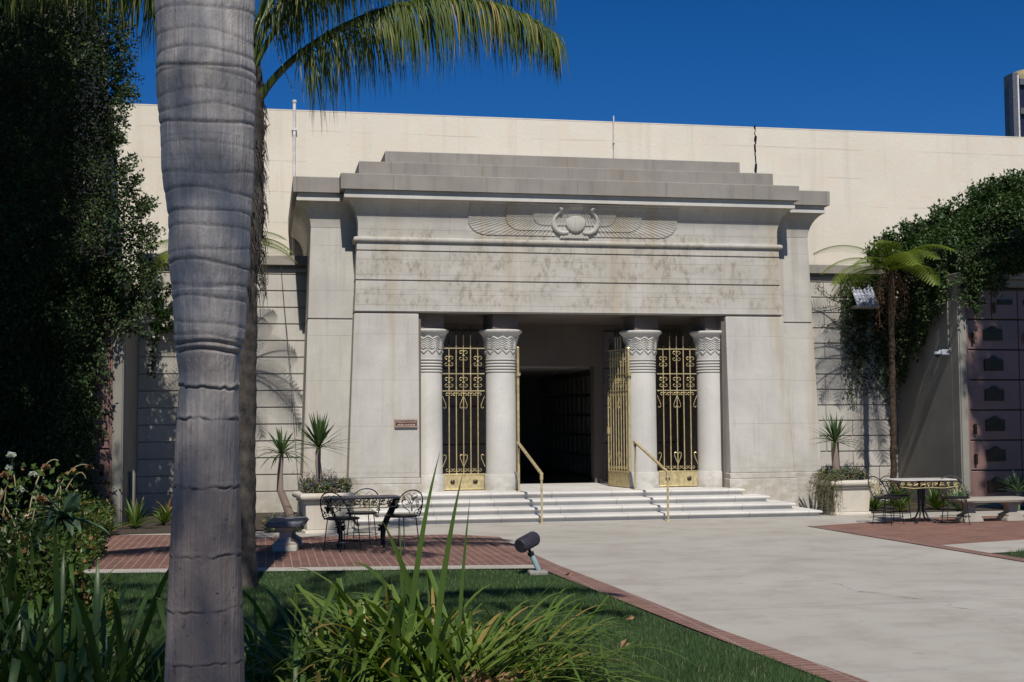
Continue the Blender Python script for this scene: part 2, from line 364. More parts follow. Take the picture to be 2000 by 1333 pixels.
def leafcloud(mb, P, L, wd, outward=None, rg=rng, spread=.8, fold=.25):
    n = len(P); U = rdir(n, rg)*spread
    if outward is not None: U = U+outward
    U = nrm(U); W = nrm(np.cross(U, rdir(n, rg)))
    return leaves(mb, P, U, W, L*(.6+.8*rg.random(n)), wd*(.6+.8*rg.random(n)), fold)
def copytree(o, parent=None):
    c = o.copy(); C.objects.link(c)
    if parent: c.parent = parent
    for ch in list(o.children): copytree(ch, c)
    return c
def bez(p0, p1, p2, p3, n=12):
    p0, p1, p2, p3 = map(Vector, (p0, p1, p2, p3)); return [p0*(1-t)**3+p1*3*t*(1-t)**2+p2*3*t*t*(1-t)+p3*t**3 for t in np.linspace(0, 1, n)]
def sheet(name, pts, z, mat, kind='structure', t=None):
    mb = MB(); n = len(pts)
    mb.add([(x, y, z) for x, y in pts], [list(range(n))])
    o = mb.build(name, mat); o['kind'] = kind; return o
# ============================================================ GROUND
g = MB().box(-150, 150, -120, 250, -.6, -.02).build('ground', 'lawn'); g['kind'] = 'structure'
sheet('lawn', [(-12, -26), (-1.0, -26), (-1.82, -14.2), (-2.25, -7.6), (-12, -7.2)], 0, 'lawn')
sheet('lawn', [(3.5, -26), (14, -26), (14, -6.4), (3.3, -7.4)], 0, 'lawn')
sheet('path', [(-.85, -26), (4.3, -26), (2.83, -3.2), (5.4, -2.2), (10, -1.9), (10, -.9), (4.95, -.9), (4.95, .6), (-4.95, .6), (-4.95, -1.9), (-7.4, -1.9), (-7.4, -3.0), (-2.9, -3.35), (-2.3, -3.6), (-2.2, -8), (-1.72, -14.2)], .004, 'concrete')
sheet('brick_patio', [(-8.4, -6.6), (-2.1, -7.52), (-2.05, -3.8), (-2.6, -3.22), (-4.0, -3.1), (-5.4, -3.02), (-5.6, -2.35), (-7.3, -2.1), (-8.4, -2.1)], .008, 'brickL')
sheet('brick_patio', [(3.08, -6.5), (2.95, -3.18), (4.4, -2.6), (5.2, -2.05), (10, -1.95), (10, -5.8), (4.7, -6.02)], .008, 'brickR')
sheet('kerb', [(-8.4, -6.98), (-2.33, -7.86), (-2.33, -7.5), (-8.4, -6.6)], .02, 'concrete')
sheet('kerb', [(3.08, -6.5), (4.7, -6.02), (10, -5.8), (10, -6.5), (3.3, -7.5)], .010, 'concrete')
for pts in ([(-.84, -26), (-1.05, -26), (-1.85, -14.2), (-2.03, -12), (-2.30, -8.0), (-2.36, -3.7), (-2.10, -3.8), (-2.05, -7.5), (-1.93, -9.6), (-1.82, -12.24), (-1.62, -14.3)],
            [(4.30, -26), (4.46, -26), (3.06, -3.25), (2.83, -3.2)]):
    sheet('brick_border', pts, .013, 'brickB')
cp = [(0.222, -9.533), (0.298, -9.849), (0.231, -10.389), (0.368, -10.535), (0.443, -10.845), (0.557, -11.013), (0.55, -11.48), (0.652, -11.725), (0.657, -12.116), (0.716, -12.465)]
mb = MB(); rc_ = random.Random(3); cc = []
for (a, b), (c, d) in zip(cp[:-1], cp[1:]):
    for t in (0, .25, .5, .75): cc.append((a+(c-a)*t+rc_.uniform(-.012, .012), b+(d-b)*t+rc_.uniform(-.02, .02), rc_.uniform(.004, .012)))
for (a, b, u), (c, d, v) in zip(cc[:-1], cc[1:]): mb.add([(a, b-u, .0085), (c, d-v, .0085), (c, d+v, .0085), (a, b+u, .0085)], [(0, 1, 2, 3)])
mb.build('path', 'crack')['kind'] = 'structure'
sheet('planting_bed', [(-7.6, -1.95), (-4.95, -1.9), (-4.95, 2), (-7.6, 2)], .012, 'soil')
sheet('planting_bed', [(4.95, -.9), (10, -.9), (10, 2), (4.95, 2)], .012, 'soil')
sheet('planting_bed', [(-12, -26), (-3.5, -26), (-3.5, -14.6), (-5, -13.6), (-12, -13.2)], .006, 'soil')

# ============================================================ REAR BUILDING
rb = empty('rear_building', (0, 4.9, 0), 'tall windowless cream rendered building rising behind the stone portico', 'building')
mb = MB(); mb.box(-34, -1.6, 4.9, 24, -.3, 8.06); mb.box(1.6, 40, 4.9, 24, -.3, 8.06); mb.box(-1.6, 1.6, 4.9, 24, 3.0, 8.06)
mb.build('wall', 'cream', rb)
mb = MB()
for x0 in np.arange(-34, 40, 3.1): mb.box(x0+.002, x0+3.098, 4.896, 5.1, 8.062, 8.085)
mb.build('coping', 'cream', rb)
for x, zt, r in ((-4.75, 8.24, .032), (2.05, 8.20, .012)):
    mb = MB().tube([(x, 4.84, 4.6), (x, 4.84, zt)], r, 8)
    mb.box(x-r*1.6, x+r*1.6, 4.80, 4.9, zt-.6, zt-.57); mb.box(x-r*1.6, x+r*1.6, 4.80, 4.9, zt-2.2, zt-2.17)
    if x < 0: mb.lathe([(.045, 0), (.045, .05)], 10, (x, 4.84, zt-.02))
    mb.build('drainpipe', 'pipe', rb, smooth=False)
mb = MB(); z = 8.12; x = 5.29
while z > 5.0:
    z2 = z-random.uniform(.03, .10); x2 = 5.29+random.uniform(-.018, .018)
    wd_ = random.uniform(.008, .03)
    mb.add([(x-wd_, 4.893, z), (x+wd_, 4.893, z), (x2+wd_, 4.893, z2), (x2-wd_, 4.893, z2)], [(0, 1, 2, 3)][::-1]); x, z = x2, z2
mb.build('wall_crack', 'black', rb)

# ============================================================ PORTICO
po = empty('mausoleum_portico', (0, 0, 0), 'grey stone Egyptian style portico with winged disc, four columns and stepped roof', 'building')
def bat(z): return (3.5-z)*.045            # outward batter of the faces
def body(mb, z0, z1, hx=3.84, yb=4.88, dx=0, yf=0.0):
    a, b = bat(z0), bat(z1)
    mb.frus((-hx-a*.85-dx, hx+a*.85+dx, yf-a-dx, yb), (-hx-b*.85-dx, hx+b*.85+dx, yf-b-dx, yb), z0, z1)
# front piers either side of the opening
for sx in (-1, 1):
    mb = MB()
    for z0, z1, ex in ((.0, .60, .03), (.60, .70, .015), (.70, 3.475, 0)):
        a, b = bat(z0)+ex, bat(z1)+ex
        xo0, xo1, xi = 3.84+a*.85, 3.84+b*.85, 2.75+(ex if ex else 0)*-1
        r0 = (xi, xo0, -a, 2.4) if sx > 0 else (-xo0, -xi, -a, 2.4)
        r1 = (xi, xo1, -b, 2.4) if sx > 0 else (-xo1, -xi, -b, 2.4)
        mb.frus(r0, r1, z0+.0005, z1)
    mb.build('pier', 'stone', po, bevel=.012)
mb = MB()
for z0, z1, d in ((3.50, 3.515, -.02), (3.515, 3.80, 0), (3.80, 4.035, -.004), (4.035, 4.055, -.025), (4.055, 4.545, 0), (4.545, 4.565, -.025), (4.565, 4.70, .0)):
    body(mb, z0, z1, dx=d)
mb.build('frieze', 'frieze', po, bevel=.006)
# recess joint above the piers
for sx in (-1, 1):
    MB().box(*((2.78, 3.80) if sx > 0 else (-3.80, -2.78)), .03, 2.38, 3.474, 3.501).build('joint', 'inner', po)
ang = np.linspace(-90, 90, 9); prof = [(-.03, 4.70)]+[(.02+.045*math.cos(R(a)), 4.745+.045*math.sin(R(a))) for a in ang]+[(-.03, 4.79)]
mb = MB().wrap(prof, -3.79, 3.79, -.055+.12, 4.88); mb.build('torus_moulding', 'frieze', po, smooth=False)
CAV = [(0, 4.79), (0, 5.02), (.012, 5.10), (.035, 5.18), (.065, 5.25), (.105, 5.315), (.155, 5.37), (.205, 5.405), (.25, 5.42), (.25, 5.47), (.235, 5.48), (.235, 5.555), (.31, 5.56), (.31, 5.82), (0, 5.825)]
YS = .07
MB().wrap([p for p in CAV if p[1] <= 5.43]+[(0, 5.425)], -3.775, 3.775, YS, 4.88).build('cavetto', 'frieze', po)
MB().wrap([(0, 5.421), (.25, 5.421), (.25, 5.475), (.235, 5.48), (.235, 5.555), (0, 5.556)], -3.775, 3.775, YS, 4.88).build('fillet', 'column', po)
MB().wrap([(0, 5.557), (.31, 5.557), (.312, 5.81), (.30, 5.822), (0, 5.83)], -3.775, 3.775, YS, 4.88).build('cornice', 'cornice', po)
MB().wrap([(0, 5.825), (0, 6.10), (-.01, 6.11)], -3.755, 3.755, .16, 4.87).build('roof_tier', 'cornice', po)
MB().wrap([(0, 6.105), (0, 6.37), (-.01, 6.38)], -3.27, 3.27, .55, 4.86).build('roof_tier', 'cornice', po)
# pylons
for sx in (-1, 1):
    X0, X1 = (-4.60, -3.0) if sx < 0 else (3.0, 4.60)
    def pyl(mb, z0, z1, ex=0):
        a, b = (3.5-z0)*.03+ex, (3.5-z1)*.03+ex
        if sx < 0: mb.frus((X0-a, X1, .46-a, 4.87), (X0-b, X1, .46-b, 4.87), z0, z1)
        else: mb.frus((X0, X1+a, .46-a, 4.87), (X0, X1+b, .46-b, 4.87), z0, z1)
    mb = MB()
    pyl(mb, 0, .60, .03); pyl(mb, .60, .68, .012); pyl(mb, .68, 3.40); pyl(mb, 3.40, 3.42, -.02); pyl(mb, 3.42, 5.1)
    mb.build('pylon', 'stone', po, bevel=.012)
    cv = [(0, 5.0)]+[p for p in CAV[1:] if 5.03 < p[1] < 5.43]+[(0, 5.425)]
    a0, a1 = (X0+.045, X1-.1) if sx < 0 else (X0+.1, X1-.045)
    MB().wrap(cv, a0, a1, .50, 4.86).build('pylon_cavetto', 'stone', po)
    MB().wrap([(0, 5.421), (.25, 5.421), (.25, 5.475), (.235, 5.48), (.235, 5.555), (0, 5.556)], a0, a1, .50, 4.86).build('pylon_fillet', 'column', po)
    MB().wrap([(0, 5.557), (.31, 5.557), (.312, 5.81), (.30, 5.822), (0, 5.83)], a0, a1, .50, 4.86).build('pylon_cornice', 'cornice', po)

# winged disc relief
zz = np.array([p[1] for p in CAV[:9]]); oo = np.array([p[0] for p in CAV[:9]])
def ysurf(z): return YS-np.interp(z, zz, oo)
xs = np.linspace(-1.93, 1.93, 640); zs = np.linspace(4.80, 5.40, 110)
X, Z = np.meshgrid(xs, zs); A = np.abs(X)
def lay(zb, xe, rc):     # inside test of a wing layer with rounded lower outer corner
    zlow = np.where(A < xe-rc, zb, zb+rc*.75*(1-np.sqrt(np.clip(1-((A-(xe-rc))/rc)**2, 0, 1))))
    return (A < xe) & (Z > zlow)
H = np.zeros_like(X)
an = np.arctan2(5.50-Z, np.maximum(A-.10, .02)); xh = .10+.66/np.tan(np.clip(an, .05, 1.55))
sline = np.where(xh < 1.3, xh/.085, 1.3/.085+np.log(np.maximum(xh, .1)/1.3)*11)
fr = np.abs((sline % 1)-.5)*2
groove = np.clip((fr-.66)/.24, 0, 1)
for zb, xe, rc, hh in ((4.865, 1.88, .34, .018), (4.955, 1.22, .28, .014), (5.05, .74, .2, .012)):
    H += np.where(lay(zb, xe, rc), hh, 0)
H = np.where(H > 0, H-groove*.012, 0)
H = np.where((Z > 5.37) & (H > 0), np.maximum(H-.01, 0), H)
tail = (A < .24+(5.0-Z)*.12) & (Z < 5.0) & (Z > 4.83+.006*np.cos(X*2*np.pi/.055))
H = np.where(tail, .034+.005*np.cos(X*2*np.pi/.055), H)
Y = ysurf(Z)-H-.0015
V = np.stack([X, Y, Z], -1).reshape(-1, 3); ny, nx = X.shape
i = (np.arange(ny-1)[:, None]*nx+np.arange(nx-1)[None, :]).ravel()
MB().add(V, np.stack([i, i+1, i+nx+1, i+nx], 1)).build('winged_relief', 'frieze', po)
n_ = 24; V = []; F = []
th = np.linspace(0, 2*np.pi, 48, endpoint=False)
V.append((.02, ysurf(5.1)-.095, 5.105))
for k in range(1, n_+1):
    ph = k/n_*np.pi/2; r_ = .178*math.sin(ph)
    for t in th: V.append((.02+r_*math.cos(t), ysurf(5.1)-.035-.06*math.cos(ph)**.8+(.06 if k == n_ else 0), 5.105+r_*1.03*math.sin(t)))
for k in range(48): F.append((0, 1+k, 1+(k+1) % 48))
for j in range(n_-1):
    for k in range(48): a = 1+j*48; F.append((a+k, a+48+k, a+48+(k+1) % 48, a+(k+1) % 48))
disc = MB().add(V, F); disc.build('sun_disc', 'frieze', po, smooth=True)
for sx in (-1, 1):
    pth = bez((sx*.13, 0, 4.93), (sx*.40, 0, 4.86), (sx*.46, 0, 5.15), (sx*.31, 0, 5.26), 18)+bez((sx*.31, 0, 5.26), (sx*.27, 0, 5.31), (sx*.24, 0, 5.36), (sx*.36, 0, 5.34), 8)[1:]
    pth = [(p.x+.02, float(ysurf(p.z))-.035, p.z) for p in pth]
    rr = list(np.linspace(.026, .050, 9))+list(np.linspace(.050, .026, 9))+[.032, .036, .04, .038, .03, .02, .008]
    mb = MB().tube(pth, rr[:len(pth)], 12); mb.build('serpent', 'frieze', po, smooth=True)

# vestibule
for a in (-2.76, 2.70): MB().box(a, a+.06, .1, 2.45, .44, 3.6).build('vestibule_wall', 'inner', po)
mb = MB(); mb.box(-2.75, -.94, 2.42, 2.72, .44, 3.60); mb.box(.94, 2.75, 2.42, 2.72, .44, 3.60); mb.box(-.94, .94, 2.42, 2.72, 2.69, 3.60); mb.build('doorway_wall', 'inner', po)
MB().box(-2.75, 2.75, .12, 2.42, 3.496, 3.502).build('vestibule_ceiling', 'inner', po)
for sx in (-1, 1):
    for k in range(3):
        for j in range(4):
            x0 = sx*(1.12+k*.52); MB().box(min(x0, x0+sx*.50), max(x0, x0+sx*.50), 2.385, 2.421, .50+j*.72, 1.20+j*.72).build('vestibule_panel', 'marble_dark', po, bevel=.01)
# hall beyond the doorway
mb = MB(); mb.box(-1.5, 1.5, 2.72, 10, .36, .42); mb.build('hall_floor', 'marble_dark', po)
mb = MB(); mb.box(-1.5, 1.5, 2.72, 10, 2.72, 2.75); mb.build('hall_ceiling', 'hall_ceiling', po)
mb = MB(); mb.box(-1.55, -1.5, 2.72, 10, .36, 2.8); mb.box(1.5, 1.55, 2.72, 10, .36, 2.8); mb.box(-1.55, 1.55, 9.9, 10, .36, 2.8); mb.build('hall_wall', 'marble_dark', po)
mb = MB()
for j in range(5):
    for k in range(16): mb.box(1.47, 1.499, 2.9+k*.43, 3.26+k*.43, .5+j*.43, .86+j*.43)
mb.build('niche_front', 'grey', po, bevel=.006)
mb = MB()
for k in range(5): mb.box(-.9+k*.42, -.55+k*.42, 9.86, 9.899, .5, 2.3)
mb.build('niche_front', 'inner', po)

# columns
def make_column(name):
    root = bpy.data.objects.new(name, None); C.objects.link(root); root.parent = po; root.empty_display_size = .1
    MB().lathe([(.30, 0), (.30, .27), (.292, .285)], 48).build('base', 'column', root, local=True, smooth=False)
    MB().lathe([(.27, .284), (.266, .32), (.258, 2.03), (.255, 2.04)], 64, caps=False).build('shaft', 'column', root, local=True, smooth=True)
    p = []
    for k in range(5):
        z0 = 2.035+k*.052
        p += [(.236, z0), (.236, z0+.012)]+[(.246+.022*math.sin(t), z0+.012+.04*(1-math.cos(t))/2) for t in np.linspace(.15, math.pi-.15, 7)]
    p += [(.236, 2.30)]
    MB().lathe(p, 48, caps=False).build('necking', 'column', root, local=True)
    # capital bell with chevron palm leaves
    nt, nz = 224, 90; t = np.linspace(0, 2*np.pi, nt, endpoint=False); z = np.linspace(2.29, 2.745, nz)
    T, Zc = np.meshgrid(t, z); u = (Zc-2.29)/(2.745-2.29)
    rad = .262+.018*u+.085*np.clip((u-.55)/.45, 0, 1)**2.2
    NL = 12; fr = np.abs(((T*NL/(2*np.pi)) % 1)-.5)*2       # 0 centre of leaf, 1 edge
    fr2 = np.abs((((T*NL*1.0/(2*np.pi))+.0) % 1)-.5)*2
    ch = ((u*14-(1-fr)*1.3) % 1)
    tip = .88-.14*fr**1.3
    upper = (u > .36) & (u < tip)
    h = np.where(upper, .004+.020*np.clip(1-ch, 0, 1)**1.2, 0)
    low = (u <= .40-.13*(fr)) & (u > .05)
    h = np.where(low & (u > .33-.16*fr), .018, h); h = np.where((u > .32) & (u < .37), h*.4, h)
    rad = rad+h
    V = np.stack([rad*np.cos(T), rad*np.sin(T), Zc], -1).reshape(-1, 3)
    i0 = np.arange(nz-1)[:, None]*nt; k0 = np.arange(nt)[None, :]; k1 = (k0+1) % nt
    F = np.stack([i0+k0, i0+k1, i0+nt+k1, i0+nt+k0], -1).reshape(-1, 4)
    MB().add(V, F).build('capital', 'column', root, local=True)
    nseg = 16; MB().lathe([(.30, 2.735), (.375, 2.745), (.385, 2.77), (.375, 2.795), (.3, 2.80)], nseg).build('abacus', 'column', root, local=True)
    MB().box(-.235, .235, -.235, .235, 2.80, 3.07).build('abacus_block', 'inner', root, local=True)  # block coloured dark for the shade under the lintel
    return root
c0 = make_column('column')
for k, x in enumerate((-2.55, -1.25, 1.31, 2.625)):
    c = c0 if k == 0 else copytree(c0, po)
    c.location = (x, .47, .438); c['group'] = 'columns'; c.rotation_euler = (0, 0, R(11.25))

# steps
st = empty('stairs', (0, -.5, 0), 'four white marble steps with rounded nosings leading up to the columns', 'stairs')
for i in range(4):
    zt = .438-i*.1095; ex = i*.33
    prof = [(-.03, zt-.1085), (-.03, zt-.055)]+[(.0+.036*math.sin(a)-.012, zt-.0275-.0265*math.cos(a)) for a in np.linspace(0, math.pi, 7)]
    MB().wrap(prof, -2.88-ex, 2.9+ex, -.34-ex, .35 if i else .5).build('step', 'step', st)
MB().box(-2.74, 2.74, .35, 2.5, .0, .4385).build('landing', 'step', po)
for o in list(st.children): pass

# brass gates
def scroll(mb, cx, z, s, r=.007, y=0., flip=1):
    """one C scroll pair: two curls either side of a bar"""
    for sx in (-1, 1):
        pts = []
        for t in np.linspace(0, 1, 14):
            a = t*math.pi*1.75; rad = s*(.5-.36*t)
            pts.append((cx+sx*(s*.52-rad*math.cos(a)), y, z+flip*(rad*math.sin(a)+s*.0)))
        mb.tube(pts, r*.8, 5)
def gate(name, width, nb, frame=False):
    root = bpy.data.objects.new(name, None); C.objects.link(root); root.parent = po; root.empty_display_size = .1
    x0 = .055; xs_ = [x0+(width-2*x0)*(k+.5)/nb for k in range(nb)]
    mb = MB(); mid = nb//2
    tops = []
    for k, x in enumerate(xs_):
        top = 2.84 if abs(k-mid) <= 1 else 2.60
        MB().tube([(x, 0, .29), (x, 0, top-.12)], .0105, 6).build('bar', 'brass', root, local=True); tops.append((x, top))
    for x, top in tops: MB().lathe([(.006, -.14), (.012, -.13), (.012, -.11), (.024, -.08), (.02, -.05), (.002, .04)], 8, (x, 0, top)).build('spear_tip', 'brass_dark', root, local=True)  # tips coloured dark for the lintel's shade on the brass
    for z in (1.73, 2.03, 2.475): MB().box(.0, width, -.010, .010, z-.009, z+.009).build('rail', 'brass', root, local=True)
    mb = MB()
    for k, x in enumerate(xs_):
        if k % 2 == 0 or k == mid:
            for zz_ in (1.93, 2.40 if k == mid else 2.30):
                mb = MB()
                for z, f in ((zz_, 1), (zz_-.1, -1)): scroll(mb, x, z, .085, y=-.006, flip=f)
                mb.box(x-.018, x+.018, -.02, .02, zz_-.065, zz_-.035); mb.build('scroll', 'brass', root, local=True)
        for z, f in ((1.665, 1), (.36, -1)): mb = MB(); scroll(mb, x, z, .07, y=-.006, flip=f); mb.build('scroll', 'brass', root, local=True)
    xm = xs_[mid]
    for sg, z in ((1, 1.47), (-1, .58)):   # heart shapes top and bottom, halves at the sides
        for cx in (xm, 0, width):
            mb = MB()
            for sx in (-1, 1):
                if (cx == 0 and sx < 0) or (cx == width and sx > 0): continue
                mb.tube([(cx+sx*x, -.008, z+sg*zz2) for x, zz2 in ((.0, .17), (.03, .10), (.062, .02), (.062, -.03), (.035, -.045), (.015, -.02))], .0065, 5)
            mb.build('heart_scroll', 'brass', root, local=True)
    kp = MB().box(.02, width-.02, -.02, .02, .02, .285); kp.box(0.01, width-.01, -.026, .026, .27, .292); kp.box(.01, width-.01, -.026, .026, .012, .03)
    kpo = kp.build('kick_plate', 'brass', root, local=True, bevel=.004)
    for fx in (.23, .77):
        mb = MB()
        mb.lathe([(.0, 0), (.036, .0), (.042, .008), (.03, .014), (.02, .02), (.008, .03)], 14)
        v = np.concatenate(mb.v); v = np.stack([v[:, 0]+width*fx, -.0205-v[:, 2], v[:, 1]+.15], 1); mb.v = [v]
        mb.build('rosette', 'brass_dark', root, local=True)
    MB().box(.06, .09, -.015, .015, -.01, .02).box(width-.09, width-.06, -.015, .015, -.01, .02).build('foot', 'brass_dark', root, local=True)
    if frame:
        MB().tube([(.0, 0, 0), (.0, 0, 2.47)], .022, 8).box(-.05, .05, -.03, .03, 1.99, 2.04).lathe([(.022, 0), (.03, .01), (.02, .03), (.0, .035)], 8, (0, 0, 2.47)).build('hinge_post', 'brass', root, local=True)
        MB().tube([(width, 0, .02), (width, 0, 1.72)], .014, 8).build('closing_stile', 'brass', root, local=True)
        MB().box(width-.03, width+.012, -.03, .03, .95, 1.08).build('lock_box', 'brass', root, local=True)
    return root
ga = gate('gate', .745, 5); ga.location = (-2.285, .46, .44); ga['label'] = 'fixed brass gate panel between the left columns'
gb = copytree(ga, po); gb.location = (1.60, .46, .44); gb['label'] = 'fixed brass gate panel between the right columns'
gc = gate('gate', .84, 7, True); gc.location = (1.045, .35, .44); gc.rotation_euler = (0, 0, R(101)); gc['label'] = 'brass gate leaf swung open inward at the right column'
gd = copytree(gc, po); gd.location = (-.965, .33, .44); gd.rotation_euler = (0, 0, R(91)); gd['label'] = 'brass gate leaf swung open inward at the left column'
for q in (ga, gb, gc, gd): q['group'] = 'brass gates'

# handrails
def handrail(pts_top, base_top, base_low, label):
    r0 = empty('handrail', base_low, label, 'handrail', 'brass handrails on the steps')
    a, b = Vector(pts_top[0]), Vector(pts_top[1])
    d = (b-a).normalized(); side = d.cross(Vector((0, 0, 1))).normalized()
    mb = MB(); hw, hh = .024, .014; up = side.cross(d)
    V = []
    for p in (a-d*.05, b+d*.03):
        for sx, sz in ((-1, -1), (1, -1), (1, 1), (-1, 1)): V.append(tuple(p+side*hw*sx+up*hh*sz))
    mb.add(V, [(0, 1, 2, 3), (7, 6, 5, 4), (0, 4, 5, 1), (1, 5, 6, 2), (2, 6, 7, 3), (3, 7, 4, 0)])
    mb.box(b.x-.022, b.x+.022, b.y-.03, b.y+.02, b.z-.10, b.z-.0); mb.box(a.x-.02, a.x+.02, a.y-.02, a.y+.03, a.z-.09, a.z)
    mb.build('rail', 'brass', r0, bevel=.004)
    for p, q in ((a, base_top), (b, base_low)):
        m2 = MB().box(p.x-.014, p.x+.014, p.y-.02, p.y+.008, q[2], p.z-.01); m2.build('post', 'brass', r0)
        MB().lathe([(.04, 0), (.04, .008), (.018, .014)], 12, (p.x, p.y-.006, q[2])).build('base_plate', 'brass', r0)
handrail(((-1.06, -.16, 1.262), (-.975, -1.62, .80)), (-1.06, -.16, .438), (-.975, -1.62, .004), 'brass handrail on the left side of the white steps, beside the open doorway')
handrail(((1.0, -.16, 1.262), (1.12, -1.62, .80)), (1.0, -.16, .438), (1.12, -1.62, .004), 'brass handrail on the right side of the white steps, in front of the third column')

# plaque sign
pq = empty('wall_plaque', (-2.98, -.09, 1.6), 'small reddish bronze plaque with raised lettering on the left pier', 'sign')
MB().box(-3.175, -2.785, -.125, -.07, 1.545, 1.68).build('plate', 'plaque', pq, bevel=.004)
mb = MB()
for a in ((-3.172, -2.788, -.131, -.124, 1.665, 1.677), (-3.172, -2.788, -.131, -.124, 1.548, 1.560), (-3.172, -3.162, -.131, -.124, 1.561, 1.664), (-2.798, -2.788, -.131, -.124, 1.561, 1.664)): mb.box(*a)
mb.build('border', 'plaquetext', pq)
def text(s, loc, size, mat, parent, depth=.003, name='lettering', rz=0):
    cu = bpy.data.curves.new(name, 'FONT'); cu.body = s; cu.size = size; cu.extrude = depth; cu.align_x = 'CENTER'
    t = bpy.data.objects.new('tmp', cu); C.objects.link(t); t.location = loc; t.rotation_euler = (R(90), 0, rz)
    bpy.context.view_layer.update()
    me = bpy.data.meshes.new_from_object(t.evaluated_get(bpy.context.evaluated_depsgraph_get())); me.transform(t.matrix_world)
    bpy.data.objects.remove(t); me.materials.clear(); me.materials.append(M[mat])
    o = bpy.data.objects.new(name, me); C.objects.link(o); o.parent = parent; o.matrix_parent_inverse = Matrix.Translation(parent.location).inverted(); return o
text('MAUSOLEUM', (-2.98, -.128, 1.618), .056, 'plaquetext', pq)
mb = MB(); x = -3.13
while x < -2.84:
    wd_ = random.uniform(.01, .022); mb.box(x, x+wd_, -.130, -.124, 1.575, 1.575+random.choice((.016, .026))); x += wd_+.006
mb.build('small_lettering', 'plaquetext', pq)

# ============================================================ GARDEN WALLS
def gwall(x0, x1, label, smooth_to=None, vj=True):
    r0 = empty('garden_wall', ((x0+x1)/2, 2.0, 0), label, 'wall')
    MB().box(x0, x1, 2.03, 3.3, 0, 4.52).build('core', 'wallblock', r0)
    mb = MB(); z = .40; row = 0
    mb.box(x0+.001, x1-.001, 2.0, 2.028, .013, .388)
    while z < 4.36:
        z2 = min(z+.295, 4.37); xx = x0+.001-(row % 2)*.55
        while xx < x1:
            a, b = max(xx+.006, x0+.001), min(xx+1.1-.006, x1-.001)
            if not vj: a, b, xx = x0+.001, x1-.001, x1
            if smooth_to and b < smooth_to: pass
            if b-a > .03: mb.box(a, b, 2.0, 2.0285, z+.006, z2-.007)
            xx += 1.1
        z += .3035; row += 1
    mb.build('ashlar', 'wallblock', r0, bevel=.006)
    MB().wrap([(0, 4.48), (.02, 4.50), (.11, 4.505), (.11, 4.66), (.10, 4.675), (-.1, 4.70)], x0+.11, x1-.11, 2.0, 3.3).build('coping', 'cornice', r0)
    MB().box(x0+.002, x1-.002, 1.985, 2.03, 4.385, 4.44).build('string_course', 'wallblock', r0, bevel=.005)
gwall(-7.54, -4.42, 'pale ashlar garden wall left of the portico, behind the palm trunks', vj=False)
gwall(4.42, 7.02, 'pale ashlar garden wall right of the portico with creepers on its joints')

# ============================================================ CRYPT WINGS
def ogee(w, h):
    return [(-w, -h), (w, -h), (w, h*.55), (w*.8, h*.62), (w*.45, h*.7), (w*.25, h*.95), (0, h*1.1), (-w*.25, h*.95), (-w*.45, h*.7), (-w*.8, h*.62), (-w, h*.55)]
def plate(mb, pts, cx, cz, y0, y1):
    n = len(pts); V = [(cx+x, y0, cz+z) for x, z in pts]+[(cx+x, y1, cz+z) for x, z in pts]
    F = [list(range(n)), list(range(n, 2*n))[::-1]]+[(k, k+n, (k+1) % n+n, (k+1) % n) for k in range(n)]
    return mb.add(V, F)
def wing(sx, xa, label, ht, ncol):
    r0 = empty('crypt_wing', (sx*(xa+1), -.4, 0), label, 'building')
    def bx(mb, a, b, *rest): return mb.box(min(sx*a, sx*b), max(sx*a, sx*b), *rest)
    mb = MB(); bx(mb, xa, xa+7, -.16, 4.9, 0, 4.02); mb.build('wall', 'grey', r0)
    mb = MB(); bx(mb, xa+.002, xa+.17, -.40, -.159, 0, 4.03); bx(mb, xa+.02, xa+.145, -.425, -.399, 0, 4.0); mb.build('pilaster', 'grey', r0, bevel=.008)
    mb = MB(); bx(mb, xa+.171, xa+.215, -.37, -.159, 0, 3.99); mb.build('door_frame', 'marble', r0, bevel=.006)
    mb = MB(); bx(mb, xa+.10, xa+6.9, -.58, 1.0, 4.16, 4.30); bx(mb, xa+.0, xa+6.9, -.47, .9, 4.03, 4.159); mb.build('ledge', 'grey', r0, bevel=.012)
    mb = MB(); bx(mb, xa+(1.7 if sx > 0 else .9), xa+6.9, 1.7 if sx > 0 else .2, 4.85, 4.301, ht); mb.build('upper_wall', 'inner', r0)  # dark tone puts the shade behind the ivy into the wall colour
    zs_ = [.12, .69, 1.235, 1.785, 2.335, 2.885, 3.44, 3.99]
    x = xa+.22
    for c_ in range(ncol):
        for k in range(7):
            z0, z1 = zs_[k]+.012, zs_[k+1]-.012
            halves = [(x, x+1.04)] if k < 6 else [(x, x+.515), (x+.53, x+1.04)]
            for (a, b) in halves:
                mb = MB(); bx(mb, a, b, -.30, -.161, z0, z1); p = mb.build('crypt_panel', 'marble', r0, bevel=.008)
                cx = sx*(a+b)/2; zc = (z0+z1)/2
                if k < 6: plate(MB(), ogee(.185, .13), cx, zc+.02, -.335, -.30).build('name_plate', 'brass_dark', p)
                else: MB().box(cx-.145, cx+.145, -.33, -.30, zc, zc+.09).build('name_plate', 'brass_dark', p)
                if k in (1, 2, 5) or (k == 6 and a > x+.1):
                    vx = sx*(a+.11) if k < 6 else sx*(a+.02)
                    MB().lathe([(.0, -.11), (.025, -.09), (.03, .0), (.022, .05), (.034, .09), (.03, .09), (.018, .04)], 10, (vx, -.345, zc-.06), caps=False).build('flower_vase', 'brass_dark', p, smooth=True)
        x += 1.055
    return r0
wr = wing(1, 7.02, 'crypt wing on the right with mauve marble fronts and dark name plates', 5.9, 3)
wl = wing(-1, 7.54, 'crypt wing on the left, almost hidden behind dark ivy', 9.3, 3)
